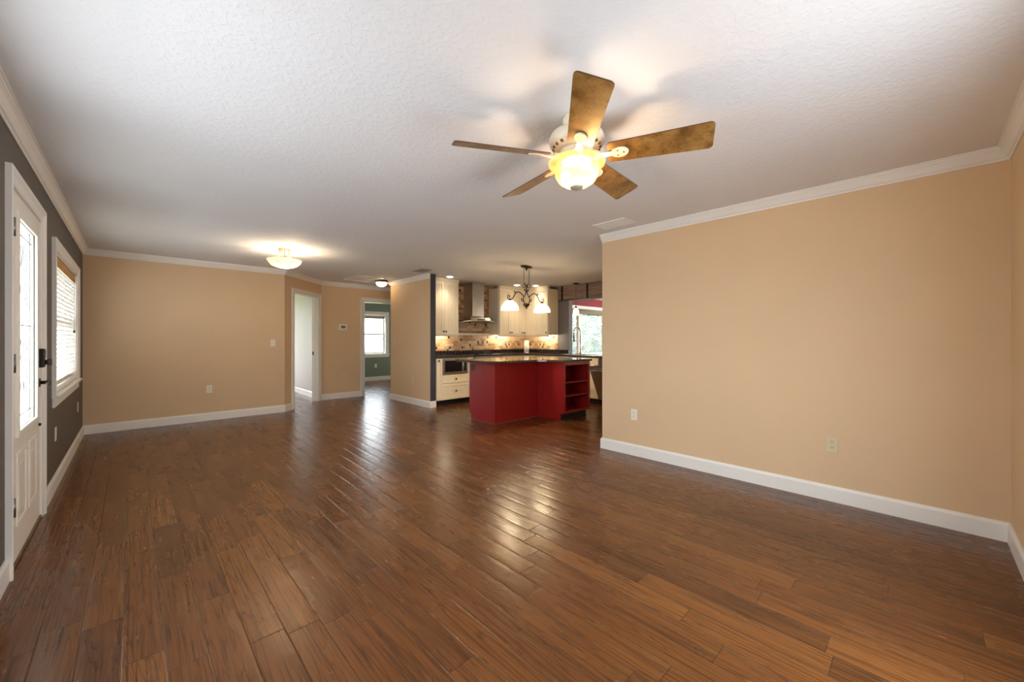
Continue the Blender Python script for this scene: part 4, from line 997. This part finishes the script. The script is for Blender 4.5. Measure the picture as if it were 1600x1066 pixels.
m = MB(); m.box(0.0, 0.045, -0.018, 0.0, 0.105, 0.894); m.box(W2 - 0.045, W2, -0.018, 0.0, 0.105, 0.894); m.box(0.045, W2 - 0.045, -0.018, 0, 0.105, 0.145); m.box(0.045, W2 - 0.045, -0.018, 0, 0.845, 0.894); m.build('face_frame', RED, t, bevel=0.002)
for z in (0.355, 0.565): MB().box(0.031, W2 - 0.031, 0.0, 0.339, z, z + 0.022).build('shelf', RED, t, bevel=0.002)
MB().box(0.03, W2 - 0.0, 0.06, D2 - 0.06, 0.0, 0.105).build('toe_kick', TOE, t)
m = MB(); n = 12; L_ = IY0 - BY - 0.008; p = L_ / n
for k in range(n): m.box(-0.0055, -0.0005, k * p + 0.0012, (k + 1) * p - 0.0012, 0.012 if k > 1 else 0.105, 0.894)
m.build('side_panel', RED, t)
poly = [(4.235, 5.175), (4.165, 5.145), (4.165, 4.40), (4.19, 4.30), (4.26, 4.245), (4.38, 4.22), (5.02, 4.16), (5.13, 4.06), (5.165, 3.90), (5.165, 3.765), (5.93, 3.765), (5.93, 5.175)]
o = MB().prism(poly, 0.8955, 0.930).build('island_worktop', GRAN, bevel=0.005); tag(o, 'polished dark granite worktop on the red island', 'worktop')

# ------------------------------------------------------------------ breakfast room window and garden
r = bpy.data.objects.new('window_3', None); COL.objects.link(r); struct(r); tag(r, 'wide white window beyond the sink counter showing the garden', 'window')
MK = Matrix.Translation((0, KY, 0))
casing('casing', MK, 9.30, 11.35, 2.10, 0.11, DOORW, r, zbot=0.80)
MB().box(9.30, 11.35, KY - 0.05, KY, 0.76, 0.80).box(9.18, 11.47, KY - 0.02, KY - 0.0005, 0.66, 0.76).build('sill', DOORW, r, bevel=0.004)
m = MB(); m.box(9.30, 9.34, KY, KY + 0.10, 0.80, 2.10); m.box(11.31, 11.35, KY, KY + 0.10, 0.80, 2.10); m.box(9.34, 11.31, KY, KY + 0.10, 2.06, 2.10); m.box(9.34, 11.31, KY, KY + 0.10, 0.80, 0.84); m.build('jamb', DOORW, r)
for a, b in ((9.66, 9.84), (10.95, 11.10)): MB().box(a, b, KY + 0.01, KY + 0.09, 0.84, 2.06).build('mullion', DOORW, r, bevel=0.004)
for a, b in ((9.34, 9.66), (9.84, 10.95), (11.10, 11.31)): MB().box(a, b, KY + 0.048, KY + 0.052, 0.84, 2.06).build('pane', GLASS, r)
t = thing('roller_shade', 'taupe roller shade rolled up at the breakfast window head', 'shade', (10.33, KY - 0.035, 2.08))
MB().cyl((-1.0, 0.0, 0.0), 0.030, 2.0, 'x').build('roller', SHADEF, t); MB().box(-0.98, 0.98, -0.028, -0.026, -0.09, 0.0).build('cloth', SHADEF, t); MB().box(-0.98, 0.98, -0.036, -0.018, -0.11, -0.09).build('hem_bar', SHADEF, t)
struct(MB().box(-40, 50, 13.0, 60, -0.25, -0.15).box(12.4, 50, 6.95, 13.0, -0.25, -0.15).build('lawn', GRASS))
struct(MB().box(-1.9, -0.121, 3.05, 8.2, 2.36, 2.50).build('added_porch_roof', plain('added_porch_soffit', srgb(206, 200, 188), 0.8)))  # unseen roof added to shade the front window blind
struct(MB().box(-2.4, -0.121, 2.95, 8.3, -0.2, -0.1).build('added_porch_floor', plain('added_porch_concrete', srgb(150, 146, 140), 0.85)))  # unseen slab added to keep bright ground light off the blind
def shrub(x, y, h, rad, label, seed, name='garden_shrub', cat='shrub'):
    rnd = random.Random(seed); t = thing(name, label, cat, (x, y, -0.15))
    MB().lathe([(0.06 * h, 0), (0.04 * h, h * 0.5), (0.01, h * 0.7)], seg=10).build('trunk', BARK, t)
    m = MB(); nl = 2400
    for k in range(nl):
        u, v = rnd.random() * 2 * PI, rnd.uniform(-1, 1); rr = rad * (0.55 + 0.5 * rnd.random()) * (1 + 0.25 * math.sin(3 * u + seed) * math.cos(4 * v))
        c = Vector((rr * math.sqrt(1 - v * v) * math.cos(u), rr * math.sqrt(1 - v * v) * math.sin(u), h * 0.58 + v * h * 0.44 * (0.8 + 0.3 * rnd.random())))
        a = Vector((rnd.uniform(-1, 1), rnd.uniform(-1, 1), rnd.uniform(-0.4, 0.6))).normalized(); b = a.cross(Vector((rnd.uniform(-1, 1), rnd.uniform(-1, 1), 1))).normalized(); s = rad * rnd.uniform(0.12, 0.22)
        q = [m._v(c + a * s), m._v(c + b * s * 0.5), m._v(c - a * s), m._v(c - b * s * 0.5)]; m.face(q)
    m.build('foliage', LEAF, t); return t
shrub(16.6, 12.8, 2.6, 1.3, 'round green garden shrub centred in the wide breakfast window pane', 1)
shrub(20.6, 13.8, 2.2, 1.4, 'green garden shrub at the right of the breakfast window, by the wall edge', 2)
shrub(13.3, 12.2, 1.6, 0.8, 'low green garden shrub at the left narrow pane of the breakfast window', 3)
for x, y, h, rad, lab, sd in ((17.5, 18.5, 4.6, 1.7, 'leafy garden tree behind the round shrub, middle of the wide breakfast pane', 5),
                         (27.4, 20.0, 5.4, 1.8, 'leafy garden tree at the right of the wide breakfast pane', 6),
                         (13.4, 17.2, 4.2, 1.2, 'leafy garden tree seen through the left narrow breakfast pane', 7),
                         (22.4, 18.8, 5.2, 1.9, 'tall garden tree between the two other trees outside the breakfast window', 4),
                         (30.6, 28.5, 7.5, 3.0, 'big far tree at the back of the garden, right side', 8), (21.5, 28.5, 7.5, 3.1, 'big far tree at the back of the garden, left side', 9)):
    shrub(x, y, h, rad, lab, sd, 'garden_tree', 'tree')
